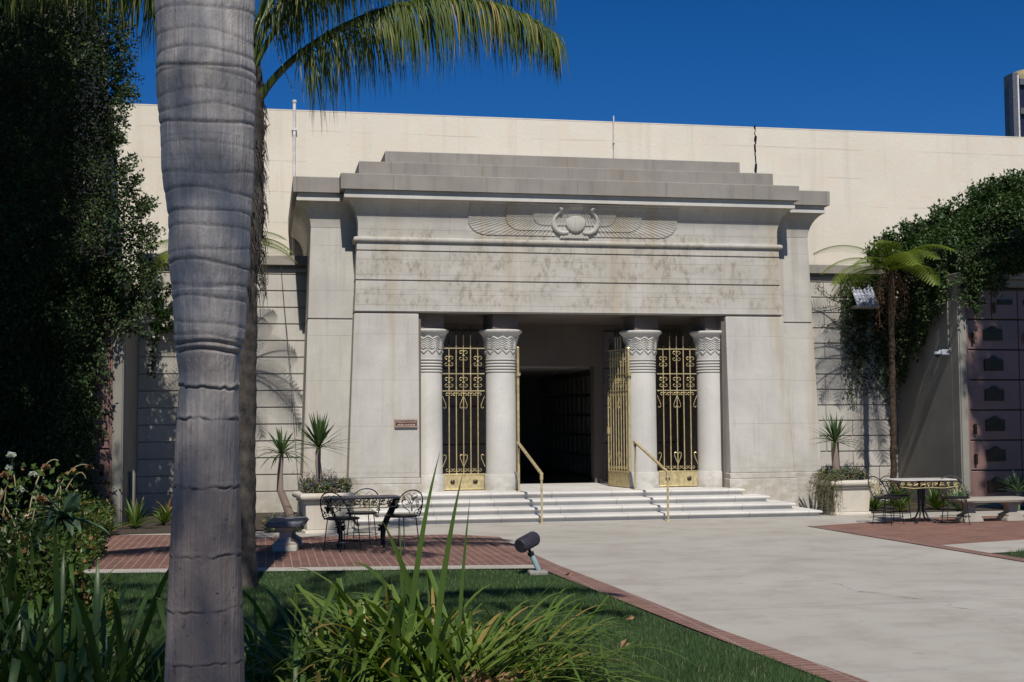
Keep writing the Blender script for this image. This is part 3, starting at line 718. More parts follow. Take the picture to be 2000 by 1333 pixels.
MB().tube([(7.0, -.1, 4.0), (7.0, -.1, 2.95), (7.0, -.16, 2.88)], .012, 6).build('conduit', 'grey', wr)
MB().tube([(-7.50, .5, .85), (-7.48, .5, .8), (-7.48, .5, 0)], .05, 8).build('drainpipe', 'grey', wl)

sc_ = empty('security_camera', (6.95, -.05, 2.83), 'small white dome security camera on the pale side wall of the right wing', 'camera')
MB().box(6.86, 7.015, -.11, .0, 2.80, 2.90).tube([(6.98, -.05, 2.85), (6.82, -.05, 2.86)], .035, 8).build('bracket', 'camwhite', sc_, bevel=.01)
MB().lathe([(.0, .02), (.06, .02), (.065, -.02), (.055, -.035)], 16, (6.80, -.05, 2.84)).build('housing', 'camwhite', sc_, smooth=False)
MB().lathe([(.05, -.034), (.045, -.06), (.025, -.08), (.002, -.085)], 16, (6.80, -.05, 2.84)).build('dome', 'black', sc_, smooth=True)

# pale tile hood on the right garden wall
th_ = empty('tile_hood', (6.28, 1.9, 3.9), 'small hood of pale rounded roof tiles on the right garden wall, under the tree fern', 'roof')
MB().box(6.06, 6.52, 1.62, 1.998, 3.80, 3.86).build('shelf', 'wallblock', th_, bevel=.01)
mb = MB()
for r_ in range(6):
    for c_ in range(6):
        x = 6.10+c_*.077; z0 = 4.28-r_*.075; y0 = 1.96-r_*.055
        mb.tube([(x, y0+.02, z0), (x, y0-.055, z0-.085)], [.034, .040], 8)
mb.build('tiles', 'roofmetal', th_)

# distant tower
tw = empty('distant_tower', (45, 60, 0), 'distant high-rise with a pale vertical fin, at the top right corner above the cream building', 'building')
MB().box(37.0, 60, 45.3, 46, -1, 21.1).build('facade', 'towerglass', tw)
mb = MB(); mb.box(36.72, 37.0, 45, 46, -1, 21.35); mb.box(36.6, 36.9, 44.9, 45.3, -1, 21.3); mb.build('side_wall', 'tower', tw)
mb = MB(); mb.box(36.88, 37.02, 44.95, 45.29, -1, 21.2); mb.build('vertical_fin', 'pipe', tw)
mb = MB()
for z in np.arange(2, 21, 1.7): mb.box(37.2, 60, 45.1, 45.299, z, z+.35)
mb.build('spandrels', 'tower', tw)
MB().lathe([(1.2, 21.11), (1.15, 21.5), (.9, 21.8), (.3, 22.0)], 24, (38.6, 46.5, 0)).build('rooftop_drum', 'brass', tw)
# ============================================================ FURNITURE
def make_chair(label, loc, rz, s=1.0, gold=True):
    """local: seat centre at origin, back toward +Y"""
    r0 = empty('garden_chair', loc, label, 'chair', 'wrought iron garden chairs', rz); r0.scale = (s, s, s)
    sh = .40
    mb = MB(); mb.lathe([(0.0, sh-.004), (.205, sh-.004), (.222, sh+.004), (.222, sh+.014), (.20, sh+.024), (0, sh+.02)], 28, caps=False); mb.build('seat', 'iron', r0, local=True)
    for k, a in enumerate((45, 135, 225, 315)):
        c, s_ = math.cos(R(a)), math.sin(R(a))
        MB().tube([(c*.19, s_*.19, sh), (c*.235, s_*.235, .02), (c*.245, s_*.245, .0)], [.0075, .0065, .010], 6).build('leg', 'iron', r0, local=True)
    ring = [(math.cos(t)*.225, math.sin(t)*.225, .12) for t in np.linspace(0, 2*np.pi, 29)]
    MB().tube(ring, .005, 5, caps=False).build('stretcher', 'iron', r0, local=True)
    bk = []
    for t in np.linspace(0, 1, 26):
        a = math.pi*t; x = .215*math.cos(a)*(1+.22*math.sin(a)**2); z = sh+.33*math.sin(a)**.8; bk.append((x, .09+.15*math.sin(a)**.7+.03*(z-sh)/.33, z))
    b = MB().tube(bk, .0085, 6).build('back_frame', 'iron', r0, local=True)
    mb = MB(); rg = random.Random(5)
    for sx in (-1, 1):     # vine scrolls in the back and arm curls
        mb.tube([(sx*x, .235+.02*z_, sh+z_) for x, z_ in ((.02, .0), (.05, .06), (.13, .10), (.17, .17), (.12, .22), (.06, .19), (.07, .14), (.11, .15))], .006, 5)
        mb.tube([(sx*x, .23, sh+z_) for x, z_ in ((.01, .05), (.0, .14), (.04, .22), (.10, .26), (.04, .29), (.0, .25))], .006, 5)
        for q in range(5):
            cx, cz = sx*rg.uniform(.03, .16), sh+rg.uniform(.08, .25)
            for p_ in range(5):
                a = p_*1.256; mb.tube([(cx, .235, cz), (cx+.028*math.cos(a), .225, cz+.028*math.sin(a))], [.006, .003], 4)
    mb.build('back_scrolls', 'gold' if gold else 'iron', r0, local=True)
    mb = MB()
    for sx in (-1, 1):
        mb.tube([(sx*(.215+.02*math.sin(t*2)), .09-.03*math.cos(t)*1.0, sh+.06+.045*math.sin(t)*(1-t/9)) for t in np.linspace(0, 6.3, 16)], .006, 5)
    mb.build('arm_scrolls', 'iron', r0, local=True)
    return r0
def make_table(label, loc, rz, w, d, h, light, apron):
    r0 = empty('garden_table', loc, label, 'table', 'ornate iron garden tables', rz)
    n = 40; pr = []
    mb = MB()
    def sup(k, s_, e=.35): a = 2*math.pi*k/n; c, s2 = math.cos(a), math.sin(a); return (w/2*s_*abs(c)**e*(1 if c > 0 else -1), d/2*s_*abs(s2)**e*(1 if s2 > 0 else -1))
    V = []; prof = [(.98, h-.020), (1.0, h-.015), (1.0, h-.005), (.985, h)]
    for s_, z in prof: V += [(*sup(k, s_), z) for k in range(n)]
    F = [(i*n+k, i*n+(k+1) % n, (i+1)*n+(k+1) % n, (i+1)*n+k) for i in range(3) for k in range(n)]+[list(range(n))[::-1], [3*n+k for k in range(n)]]
    mb.add(V, F).build('tabletop', 'tabletop_pale' if light else 'tabletop', r0, local=True)
    rg = random.Random(9)
    for sy in (-1, 1):
        mb = MB(); y = sy*(d/2-.03)
        mb.tube([(-w/2+.04, y, h-.11), (-w/4, y, h-.135), (0, y, h-.125), (w/4, y, h-.135), (w/2-.04, y, h-.11)], .007, 5)
        for k in range(9):
            cx = -w/2+.08+k*(w-.16)/8; rad = .034
            mb.tube([(cx+(rad*(1-t/9))*math.cos(t*(1 if k % 2 else -1)), y, h-.075+(rad*(1-t/9))*math.sin(t)) for t in np.linspace(0, 7, 16)], .006, 5)
            for q in range(3): a = rg.uniform(0, 6.3); mb.tube([(cx, y, h-.08), (cx+.05*math.cos(a), y-.01, h-.08+.04*math.sin(a))], [.010, .003], 5)
        for x in (-w*.06, w*.06): mb.box(x-.006, x+.006, y-.006, y+.006, h-.13, h-.025)
        mb.build('apron', apron, r0, local=True)
    if not light:
        for sx in (-1, 1):
            mb = MB()
            for sy in (-1, 0, 1):
                mb.tube(bez((sx*w*.47, sy*.16, h-.03), (sx*w*.36, sy*.10, h*.6), (sx*w*.22, sy*.05, h*.35), (sx*w*.30, sy*.17, .0), 14), [.016]*5+[.02]*5+[.012]*4, 6)
            for q in range(26):      # cast flowers clustered on the legs
                a, b_ = rg.uniform(0, 6.3), rg.uniform(-.07, .07); zc = h*(.42 if q % 2 else .80)+rg.uniform(-.05, .05); xc = sx*(w*.285 if q % 2 else w*.42)
                mb.tube([(xc, b_*.5, zc), (xc+.055*math.cos(a), b_, zc+.045*math.sin(a)), (xc+.07*math.cos(a+.4), b_, zc+.06*math.sin(a+.4))], [.012, .016, .004], 5)
            mb.build('leg', 'iron', r0, local=True)
        MB().tube([(-w*.30, 0, .09), (0, 0, .07), (w*.30, 0, .09)], .008, 6).build('stretcher', 'iron', r0, local=True)
    else:
        mb = MB()
        for k in range(4):
            a = R(45+90*k); c, s_ = math.cos(a), math.sin(a)
            mb.tube([(c*.05, s_*.05, h-.03), (c*.045, s_*.045, .20), (c*.10, s_*.10, .08), (c*.22, s_*.20, .03), (c*.27, s_*.24, .0)], [.016, .016, .015, .013, .018], 6)
        mb.build('pedestal', 'iron', r0, local=True)
    return r0
make_table('ornate black iron garden table with gilded apron on the left brick patio', (-4.06, -4.75, .008), R(4), 1.0, .62, .655, False, 'gold')
make_chair('black iron garden chair at the left end of the left patio table', (-4.34, -5.22, .008), R(35), 1.0)
make_chair('black iron garden chair behind the left patio table', (-4.02, -4.18, .008), R(-20), .98)
make_chair('black iron garden chair at the right end of the left patio table', (-3.56, -4.98, .008), R(-42), 1.0)
make_table('pale topped iron garden table with gilded apron on the right brick patio', (4.83, -3.02, .008), R(-3), 1.02, .6, .685, True, 'gold')
make_chair('black iron garden chair left of the pale topped table on the right patio', (4.18, -3.18, .008), R(30), 1.0)
make_chair('black iron garden chair right of the pale topped table, near the stone bench', (5.18, -3.42, .008), R(-15), 1.0)
make_chair('black iron garden chair behind the pale topped table on the right patio', (4.75, -2.35, .008), R(5), .95, False)

def make_bench(label, loc, rz, L, mat, mat2):
    r0 = empty('stone_bench', loc, label, 'bench', 'cast stone garden benches', rz)
    n = 36; V = []
    def o(k, s_, e=.3):
        a = 2*math.pi*k/n; c, s2 = math.cos(a), math.sin(a); return (L/2*s_*abs(c)**e*(1 if c > 0 else -1), .24*s_*abs(s2)**e*(1 if s2 > 0 else -1))
    prof = [(.93, .305), (.97, .315), (1.0, .345), (1.0, .36), (.97, .375)]
    for s_, z in prof: V += [(*o(k, s_), z) for k in range(n)]
    F = [(i*n+k, i*n+(k+1) % n, (i+1)*n+(k+1) % n, (i+1)*n+k) for i in range(4) for k in range(n)]+[list(range(n))[::-1], [4*n+k for k in range(n)]]
    MB().add(V, F).build('seat_slab', mat, r0, local=True)
    mb = MB()
    for k in range(60):       # beaded edge
        x = -L/2*.95+k*L*.95/59
        for sy in (-1, 1): mb.lathe([(.002, .33), (.012, .338), (.002, .35)], 5, (x, sy*.236, 0), caps=False)
    mb.build('beaded_edge', mat, r0, local=True)
    for sx in (-1, 1):
        V = []; F = []; pts = [(.13, .305), (.12, .27), (.075, .24), (.07, .16), (.10, .13), (.135, .11), (.12, .085), (.15, .06), (.16, .03), (.165, 0)]
        full = pts+[(-x, z) for x, z in pts[::-1]]
        m_ = len(full); cx = sx*L*.30
        for y in (-.13, .13): V += [(cx+x, y*(1.0 if z > .26 else .6 if z > .12 else 1.2), z) for x, z in full]
        F = [list(range(m_)), list(range(m_, 2*m_))[::-1]]+[(k, k+m_, (k+1) % m_+m_, (k+1) % m_) for k in range(m_)]
        MB().add(V, F).build('pedestal', mat2, r0, local=True, bevel=.012)
    return r0
make_bench('dark weathered stone bench beside the left table, end toward the lawn', (-5.02, -4.75, .008), R(84), 1.0, 'bench_dark', 'bench')
make_bench('long pale stone bench with beaded edge in front of the right crypts', (5.98, -3.05, .008), R(2), 1.22, 'bench', 'bench')

# garden spotlight
sl = empty('garden_spotlight', (-2.46, -8.4, 0), 'dark finned garden spotlight on a pale conduit at the lawn edge by the brick border', 'lamp')
MB().box(-2.56, -2.36, -8.47, -8.31, .0, .06).build('footing', 'concrete_block', sl, bevel=.02)
MB().tube([(-2.45, -8.4, .06), (-2.53, -8.4, .23)], .028, 12).build('conduit', 'plastic', sl)
MB().tube([(-2.53, -8.4, .22), (-2.54, -8.4, .255)], .036, 10).tube([(-2.54, -8.4, .25), (-2.565, -8.4, .31)], .016, 8).build('knuckle', 'black', sl)
h0, h1 = Vector((-2.67, -8.47, .325)), Vector((-2.465, -8.30, .395))
d = (h1-h0)
mb = MB().tube([tuple(h0), tuple(h0+d*.06), tuple(h0+d*.94), tuple(h1)], [.070, .076, .076, .067], 20); mb.build('housing', 'lampgrey', sl)
mb = MB(); dn = d.normalized(); a1 = dn.orthogonal().normalized(); a2 = dn.cross(a1)
for k in range(20):
    a = 2*math.pi*k/20; n_ = a1*math.cos(a)+a2*math.sin(a)
    mb.tube([tuple(h0+d*.05+n_*.076), tuple(h0+d*.93+n_*.076)], .0055, 4)
mb.build('fins', 'lampgrey', sl)

# planters
def planter(cx, cy, rz, label, w=.36):
    r0 = empty('stone_planter', (cx, cy, 0), label, 'planter', 'square stone planters', rz)
    MB().frus((-w*1.03, w*1.03, -w*1.03, w*1.03), (-w*1.0, w*1.0, -w*1.0, w*1.0), 0, .055).build('foot', 'planter', r0, local=True, bevel=.012)
    MB().frus((-w*.93, w*.93, -w*.93, w*.93), (-w*1.0, w*1.0, -w*1.0, w*1.0), .055, .46).build('body', 'planter', r0, local=True, bevel=.01)
    pr = [(0, .455), (.03, .46), (.035, .475), (.02, .49), (.035, .505)]+[(.05+.038*math.sin(a), .548-.045*math.cos(a)) for a in np.linspace(.2, math.pi, 9)]
    mb = MB(); V = []
    for o_, z in pr:
        e = w+o_; V += [(-e, -e, z), (e, -e, z), (e, e, z), (-e, e, z)]
    n = len(pr); F = [(4*i+k, 4*i+(k+1) % 4, 4*i+4+(k+1) % 4, 4*i+4+k) for i in range(n-1) for k in range(4)]+[(4*n-4, 4*n-3, 4*n-2, 4*n-1)]
    mb.add(V, F).build('rim', 'planter', r0, local=True, bevel=.012)
    MB().lathe([(w*.9, .5935), (w*.8, .62), (.02, .64)], 12).build('soil', 'soil', r0, local=True)
    return r0
planter(-4.41, -2.18, R(7), 'square stone planter with rolled rim left of the steps')
planter(4.52, -.84, R(3), 'square stone planter with rolled rim right of the steps, draped with trailing plants', .345)

def yucca(loc, label, trunk, n, L, droop, seed, spread=1.0, tr=(.05, .04)):
    rg = np.random.default_rng(seed); r0 = empty('yucca_plant', loc, label, 'plant', 'spiky yucca plants')
    loc = Vector(loc); pts = [loc+Vector(p) for p in trunk]
    k = len(pts); mb = MB().tube([tuple(p) for p in pts], list(np.linspace(tr[0], tr[1], k)), 10); mb.build('trunk', 'yuccabark', r0)
    top = pts[-1]; mb = MB()
    for i in range(n):
        a = rg.uniform(0, 2*np.pi); e = R(88-100*spread*(i/n)**.85+rg.uniform(-10, 10)); l = L*rg.uniform(.75, 1.1)
        d = Vector((math.cos(a)*math.cos(e), math.sin(a)*math.cos(e), math.sin(e)))
        b = top+Vector((0, 0, -.02+.05*rg.random()))+d*.02
        m_ = b+d*l*.5+Vector((0, 0, -droop*l*.12)); t = b+d*l+Vector((0, 0, -droop*l*(.2+.8*math.cos(e))*.6))
        mb.strap(bez(b, b+d*l*.35, m_+d*l*.15, t, 8), .040, (0, 0, 1) if abs(d.z) < .9 else (0, -1, 0), .3, lambda u: (.55+.9*u if u < .4 else .91*(1-((u-.4)/.6)**1.6)))
    mb.build('leaves', 'yucca', r0)
    return r0
yucca((-4.53, -2.2, .60), 'tall yucca with upright leaves growing in the left stone planter', [(0, 0, 0), (.02, 0, .25), (.0, 0, .45), (.01, 0, .66)], 66, .56, .22, 1, .95, (.058, .035))
yucca((-5.02, -1.35, .0), 'smaller drooping yucca on a bent trunk between the garden wall and the left planter', [(.14, 0, 0), (.06, 0, .3), (-.06, 0, .6), (-.06, 0, .85), (-.04, 0, 1.14)], 44, .52, .85, 2, .9, (.075, .035))
yucca((4.36, -.92, .60), 'yucca with a fat ringed trunk in the right stone planter', [(0, 0, 0), (.01, 0, .2), (.0, 0, .42), (.0, 0, .50), (.0, 0, .64)], 56, .52, .3, 3, 1.0, (.068, .066))

def rosette(mb, c, r, n, rg, up=.5):
    c = np.array(c); P = []; U = []; W = []; L = []; WD = []
    for i in range(n):
        a = i*2.4; e = up*1.4*(1-i/n)+rg.uniform(-.1, .15)
        P.append(c); U.append((math.cos(a)*math.cos(e), math.sin(a)*math.cos(e), math.sin(e))); W.append((-math.sin(a), math.cos(a), 0)); L.append(r*(.6+.4*i/n)); WD.append(r*.45)
    leaves(mb, np.array(P), np.array(U), np.array(W), np.array(L), np.array(WD), -.2)
def succulents(cx, cy, z, hw, label, seed, nros=22, rz=0):
    rg = np.random.default_rng(seed)
    r0 = empty('succulents', (cx, cy, z), label, 'plant', 'succulents in the planters')
    a, b_, g_ = MB(), MB(), MB()
    for i in range(nros):
        x, y = cx+rg.uniform(-hw, hw), cy+rg.uniform(-hw, hw*.6); zz_ = z+rg.uniform(.02, .17)
        m_ = (a, b_)[i % 3 == 0]; rosette(m_, (x, y, zz_), rg.uniform(.055, .10), 20, rg)
    for m_, q in ((a, 900), (b_, 1300), (g_, 500)):
        P = np.stack([cx+rg.uniform(-hw*1.08, hw*1.08, q), cy+rg.uniform(-hw*1.05, hw, q), z+.16*rg.random(q)], 1); leafcloud(m_, P, .05, .022, np.array([0, 0, .4]), rg)
    for i in range(12):
        x, y = cx+rg.uniform(-hw, hw), cy+rg.uniform(-hw, hw*.6)
        n = 60; t = rg.random(n); P = np.stack([np.full(n, x)+rg.normal(0, .008, n), np.full(n, y)+rg.normal(0, .008, n), z+t*.24], 1); leafcloud(b_, P, .035, .014, np.array([0, 0, .5]), rg)
    for i in range(int(10)):     # wiry dark flower spikes
        x = cx+rg.uniform(-hw*1.1, hw*1.2); y = cy+rg.uniform(-hw, 0); hh = rg.uniform(.18, .34)
        g_.tube([(x, y, z), (x+rg.uniform(-.05, .05), y, z+hh*.6), (x+rg.uniform(-.1, .1), y, z+hh)], [.003, .0025, .0015], 4)
        n = 30; P = np.stack([x+rg.normal(0, .05, n), y+rg.normal(0, .04, n), z+hh*(.35+.65*rg.random(n))], 1); leafcloud(g_, P, .045, .008, np.array([0, 0, .8]), rg)
    a.build('rosettes', 'succ', r0, flat=True); b_.build('stems_and_leaves', 'succ_grey', r0, flat=True); g_.build('flower_stalks', 'purple', r0, flat=True)
succulents(-4.41, -2.18, .60, .33, 'yellow green and purple succulents filling the left stone planter', 4, 26)
succulents(4.52, -.84, .60, .30, 'mixed succulents filling the right stone planter', 5, 26)
succulents(-5.02, -2.0, .02, .26, 'low succulents with yellow rosettes on the ground left of the left planter', 6, 22)
# trailing plant over the left corner of the right planter
rg = np.random.default_rng(11); mb = MB(); mt = MB()
for i in range(95):
    x0, y0 = 4.24+rg.uniform(-.06, .14), -1.10+rg.uniform(-.12, .5)
    ln = rg.uniform(.25, .72); ex = rg.uniform(.05, .30)
    pts = bez((x0, y0, .66), (x0-ex*.6, y0-.08, .74), (x0-ex, y0-.12, .62), (x0-ex-rg.uniform(-.04, .08), y0-.12, .68-ln), 10)
    mt.tube([tuple(p) for p in pts], .003, 3)
    idx = rg.integers(1, 10, 55); P = np.array([tuple(pts[k]) for k in idx])+rg.normal(0, .014, (55, 3)); leafcloud(mb, P, .028, .014, None, rg)
tp = tag(empty('trailing_plant', (4.1, -1.1, .6), 'olive trailing plant hanging down the left corner of the right planter', 'plant'))
mb.build('leaves', 'trail', tp, flat=True); mt.build('stems', 'twig', tp)
# spiky grass-like tuft right part of left planter
rg = np.random.default_rng(12); mb = MB()
for i in range(60):
    a = rg.uniform(0, 6.28); b0 = Vector((-4.14, -2.35, .66)); o_ = Vector((math.cos(a), math.sin(a)*.7, 0)); l = rg.uniform(.12, .26)
    mb.strap(bez(b0, b0+o_*l*.2+Vector((0, 0, l*.7)), b0+o_*l*.7+Vector((0, 0, l*.8)), b0+o_*l*1.0+Vector((0, 0, l*.1)), 7), .012, (0, 0, 1), .2)
tag(mb.build('spiky_plant', 'trail', flat=True), 'arching dark spiky plant at the right corner of the left planter', 'plant')

# agave and cycad plants in the beds
def agave(loc, label, n, L, wd, seed, mat='agave', up=.9, stem=0, cat='plant', name='agave_plant', spike=False):
    rg = np.random.default_rng(seed); mb = MB(); b0 = Vector(loc)+Vector((0, 0, stem))
    for i in range(n):
        a = rg.uniform(0, 6.283); e = R(15+75*up*rg.random()); l = L*rg.uniform(.7, 1.1)
        d = Vector((math.cos(a)*math.cos(e), math.sin(a)*math.cos(e), math.sin(e)))
        mb.strap(bez(b0+d*.01, b0+d*l*.4, b0+d*l*.75+Vector((0, 0, -.02*l)), b0+d*l+Vector((0, 0, -.12*l)), 7), wd, (0, 0, 1), .35, lambda u: (.6+u if u < .4 else 1*(1-((u-.4)/.6)**1.5)))
    if stem: mb.tube([tuple(loc), tuple(b0)], .03, 7)
    return tag(mb.build(name, mat, flat=False), label, cat, 'leafy plants in the beds')
agave((-5.22, -1.95, .02), 'bright green rosette plant at the foot of the garden wall, beside the dark bench', 26, .28, .05, 20, 'succ')
agave((5.35, -.35, .02), 'light green broad leaf plant behind the pale topped table, by the wall corner', 40, .42, .06, 21, 'shrub')
agave((5.9, -.25, .02), 'tall yellow green leafy plant behind the pale topped table', 44, .60, .07, 22, 'shrub')
agave((6.45, -.5, .02), 'bushy green plant behind the left end of the right bench', 44, .52, .06, 23, 'shrub')
agave((6.75, -.75, .02), 'fan leaved green plant in front of the right crypt pilaster', 40, .55, .045, 24)
agave((7.75, -1.0, .02), 'round topped agave on a short stem in front of the right crypts', 60, .48, .05, 25, 'agave', .9, .30)
agave((8.6, -.9, .02), 'agave partly cut by the right edge of the picture', 50, .5, .05, 26, 'agave', .9, .3)
agave((5.6, -.8, .02), 'low green plant beside the right planter', 30, .32, .05, 27, 'shrub')
for k, (x, y, L, mt, lb) in enumerate(((-6.95, 1.2, .4, 'succ', 'small bright plant in the left bed beside the grey palm trunk'), (-7.3, -.9, .55, 'strap_dark', 'dark strap leaved plant in shade at the foot of the left crypt wing'), (-7.7, -2.2, .6, 'strap_dark', 'dark strap leaved plant in shade at the back corner of the left patio'), (-6.9, -.4, .35, 'strap_dark', 'low shaded plant in the left bed near the drainpipe'))):
    agave((x, y, .02), lb, 34, L, .045, 40+k, mt)

# ============================================================ IVY
def inpoly(P, poly):
    x, z = P[:, 0], P[:, 1]; c = np.zeros(len(P), bool); n = len(poly)
    for i in range(n):
        x1, z1 = poly[i]; x2, z2 = poly[(i+1) % n]
        if z1 == z2: continue
        c ^= ((z1 > z) != (z2 > z)) & (x < (x2-x1)*(z-z1)/(z2-z1)+x1)
    return c
def edged(P, poly):
    d = np.full(len(P), 9.); n = len(poly)
    for i in range(n):
        a = np.array(poly[i]); b = np.array(poly[(i+1) % n]); ab = b-a
        t = np.clip(((P-a)@ab)/max(ab@ab, 1e-9), 0, 1); d = np.minimum(d, np.linalg.norm(P-a-t[:, None]*ab, axis=1))
    return d
IVYL = [(-10.6, 9.4), (-7.73, 9.3), (-7.74, 8.23), (-7.59, 7.8), (-7.71, 7.51), (-7.63, 7.19), (-7.65, 6.86), (-7.78, 6.62), (-7.81, 6.33), (-7.77, 6.13), (-7.62, 5.82), (-7.47, 5.46), (-7.3, 5.15), (-7.25, 4.79), (-7.27, 4.43), (-7.22, 4.15), (-7.20, 3.75), (-7.36, 3.6), (-7.43, 3.12), (-7.59, 3.43), (-7.74, 3.71), (-7.85, 3.43), (-7.93, 2.64), (-7.95, 1.08), (-7.95, 0.1), (-10.6, 0.1)]
def ivy(name, poly, n, y0, thick, label, mat, size, seed, twigs=60, back=True):
    rg = np.random.default_rng(seed); xs_ = [p[0] for p in poly]; zs_ = [p[1] for p in poly]
    P = np.stack([rg.uniform(min(xs_), max(xs_), n*3), rg.uniform(min(zs_), max(zs_), n*3)], 1); P = P[inpoly(P, poly)][:n]
    d = edged(P, poly); bulge = np.minimum(1, d/.35)**.5
    lump = .5+.5*np.sin(P[:, 0]*3.1+1.7*np.sin(P[:, 1]*2.3))*np.sin(P[:, 1]*2.7+1.3*np.sin(P[:, 0]*1.9))
    depth = rg.random(len(P))**2
    Y = y0-thick*bulge*(.55+.45*lump)*(1-depth*.8)
    # sprigs near the edge stick out
    P3 = np.stack([P[:, 0], Y, P[:, 1]], 1)
    r0 = empty(name, (np.mean(xs_), y0, min(zs_)), label, 'climbing plant')
    mb = MB(); leafcloud(mb, P3, size, size*.6, np.array([0, -.9, -.35]), rg, .8)
    tw = MB(); n2 = 0; pl = len(poly)
    for k in range(twigs):
        i = rg.integers(0, pl); a, b = np.array(poly[i]), np.array(poly[(i+1) % pl])
        t = rg.random(); p = a+(b-a)*t
        if p[1] < .5 or p[0] < -9 or p[0] > 9.6: continue
        nrm_ = np.array([b[1]-a[1], -(b[0]-a[0])]); nrm_ = -nrm_/max(np.linalg.norm(nrm_), 1e-6)
        if inpoly((p+nrm_*.05)[None], poly)[0]: nrm_ = -nrm_
        l = rg.uniform(.08, .30); up = np.array([0, .35 if p[1] > 4.3 else -.5]); dd = nrm_+up+rg.normal(0, .35, 2); dd /= np.linalg.norm(dd)
        ys = y0-thick*.4*rg.random()
        q = [np.array([p[0], ys, p[1]])+np.array([dd[0], rg.uniform(-.3, .1), dd[1]])*l*s_+np.array([0, 0, -.05*s_*s_]) for s_ in np.linspace(-.3, 1, 7)]
        tw.tube([tuple(x) for x in q], .004, 3)
        m_ = int(26*l/.2); idx = rg.integers(0, 7, m_); PP = np.array([q[j] for j in idx])+rg.normal(0, size*.45, (m_, 3)); leafcloud(mb, PP, size*.9, size*.5, np.array([dd[0]*.5, -.3, dd[1]*.5]), rg)
    mb.build('leaves', mat, r0, flat=True)
    if tw.n: tw.build('stems', 'twig', r0)
    return r0
ivy('ivy', IVYL, 84000, -.45, .95, 'huge dark ivy covering the left crypt wing from the ground to above the picture', 'ivy', .075, 31, 260)
IVYR = [(5.62, 4.66), (5.8, 4.86), (6.12, 5.16), (6.75, 5.45), (7.27, 5.75), (7.81, 6.0), (8.13, 6.16), (8.56, 6.27), (8.99, 6.38), (11.0, 6.9), (11.0, 4.45), (8.83, 4.5), (8.08, 4.42), (7.76, 4.40), (7.44, 4.2), (7.2, 4.0), (6.98, 3.65), (6.6, 3.25), (6.35, 2.8), (6.22, 2.3), (6.11, 2.76), (6.08, 3.71), (5.8, 4.27)]
ivyR_lower = [(5.9, 4.6), (7.5, 4.6), (7.2, 4.0), (6.98, 3.65), (6.6, 3.25), (6.35, 2.8), (6.22, 2.3), (6.15, 2.9), (6.08, 3.71)]
ivy('ivy', [((x+5.325)*1.022-5.325, (z-.24 if z > 4.6 else z)*1.012) for x, z in ((5.75, 4.55), (5.8, 4.86), (6.12, 5.16), (6.75, 5.45), (7.27, 5.75), (7.81, 6.0), (8.13, 6.16), (8.56, 6.27), (8.99, 6.38), (11.0, 6.9), (11.0, 4.45), (8.83, 4.5), (8.08, 4.42), (7.76, 4.40), (7.44, 4.3))], 27000, .85, .75, 'glossy green ivy sloping up over the roof of the right crypt wing', 'ivy_lit', .095, 32, 260)
ivy('ivy', [(7.0, 4.1), (7.15, 4.5), (7.5, 4.75), (8.2, 4.9), (10.5, 5.2), (10.5, 4.45), (9.2, 4.30), (8.6, 4.42), (8.0, 4.25), (7.7, 4.3), (7.4, 4.0), (7.15, 3.7)], 7500, -.50, .5, 'dark ivy hanging over the ledge at the top of the right crypts', 'ivy', .085, 39, 70)
# ivy curtain hanging on the side wall and corner
rg = np.random.default_rng(33); mb = MB(); n = 7000
ty = rg.random(n); yy = -.25+ty*2.2; low = 3.9-(yy+.3)*.82-.25*rg.random(n)*np.sin(yy*9)**2; zz_ = low+(4.75-low)*rg.random(n)**.8
P = np.stack([7.0-.16*rg.random(n)-.10*np.sin(yy*4)**2, yy, zz_], 1); leafcloud(mb, P, .08, .05, np.array([-.8, -.3, -.4]), rg)
for k in range(3):
    x0 = 6.05+.33*k; m_ = 1500; P = np.stack([x0+rg.uniform(-.2, .3, m_), 1.97-.10*rg.random(m_), 2.0+.5*k*0+(4.5-2.0)*rg.random(m_)**(.55)], 1); leafcloud(mb, P, .06, .04, np.array([0, -.9, -.4]), rg)
ic = empty('hanging_ivy', (6.9, 1.5, 2.5), 'dark hanging ivy in the corner between the right garden wall and the crypt wing', 'climbing plant'); mb.build('leaves', 'ivy', ic, flat=True)
# thin creeper on the right garden wall
def creeper(label, paths, seed, dens=26, size=.035, mat='ivy_lit', name='creeper', y=1.965):
    rg = np.random.default_rng(seed); r0 = empty(name, (paths[0][0][0], y, paths[0][0][1]), label, 'climbing plant'); s_, l_ = MB(), MB()
    for p in paths:
        pts = [Vector((a, y-.01*rg.random(), b)) for a, b in p]; fine = []
        for i in range(len(pts)-1):
            for t in np.linspace(0, 1, 7)[:-1]: fine.append(pts[i].lerp(pts[i+1], t)+Vector((rg.normal(0, .010), 0, rg.normal(0, .010))))
        s_.tube([tuple(q) for q in fine], .005, 4)
        m_ = int(dens*len(fine)/6); idx = rg.integers(0, len(fine), m_); P = np.array([tuple(fine[j]) for j in idx])+rg.normal(0, .03, (m_, 3))*np.array([1, .3, 1]); leafcloud(l_, P, size, size*.6, np.array([0, -.8, 0]), rg)
    s_.build('stems', 'twig', r0); l_.build('leaves', mat, r0, flat=True)
creeper('thin creeper strands running along the joints of the right garden wall', [[(6.1, 4.05), (5.8, 4.0), (5.5, 4.15), (5.35, 4.3)], [(6.1, 3.95), (5.7, 3.85), (5.35, 3.8)], [(6.15, 3.5), (5.8, 3.45), (5.4, 3.5)], [(5.9, 3.5), (5.65, 3.62)], [(6.15, 3.2), (5.8, 3.14), (5.45, 3.14)], [(6.1, 3.8), (6.08, 3.2), (6.1, 2.5), (6.02, 2.0), (6.12, 1.8)], [(6.15, 2.9), (6.05, 2.3), (5.98, 2.05)]], 35, 34)
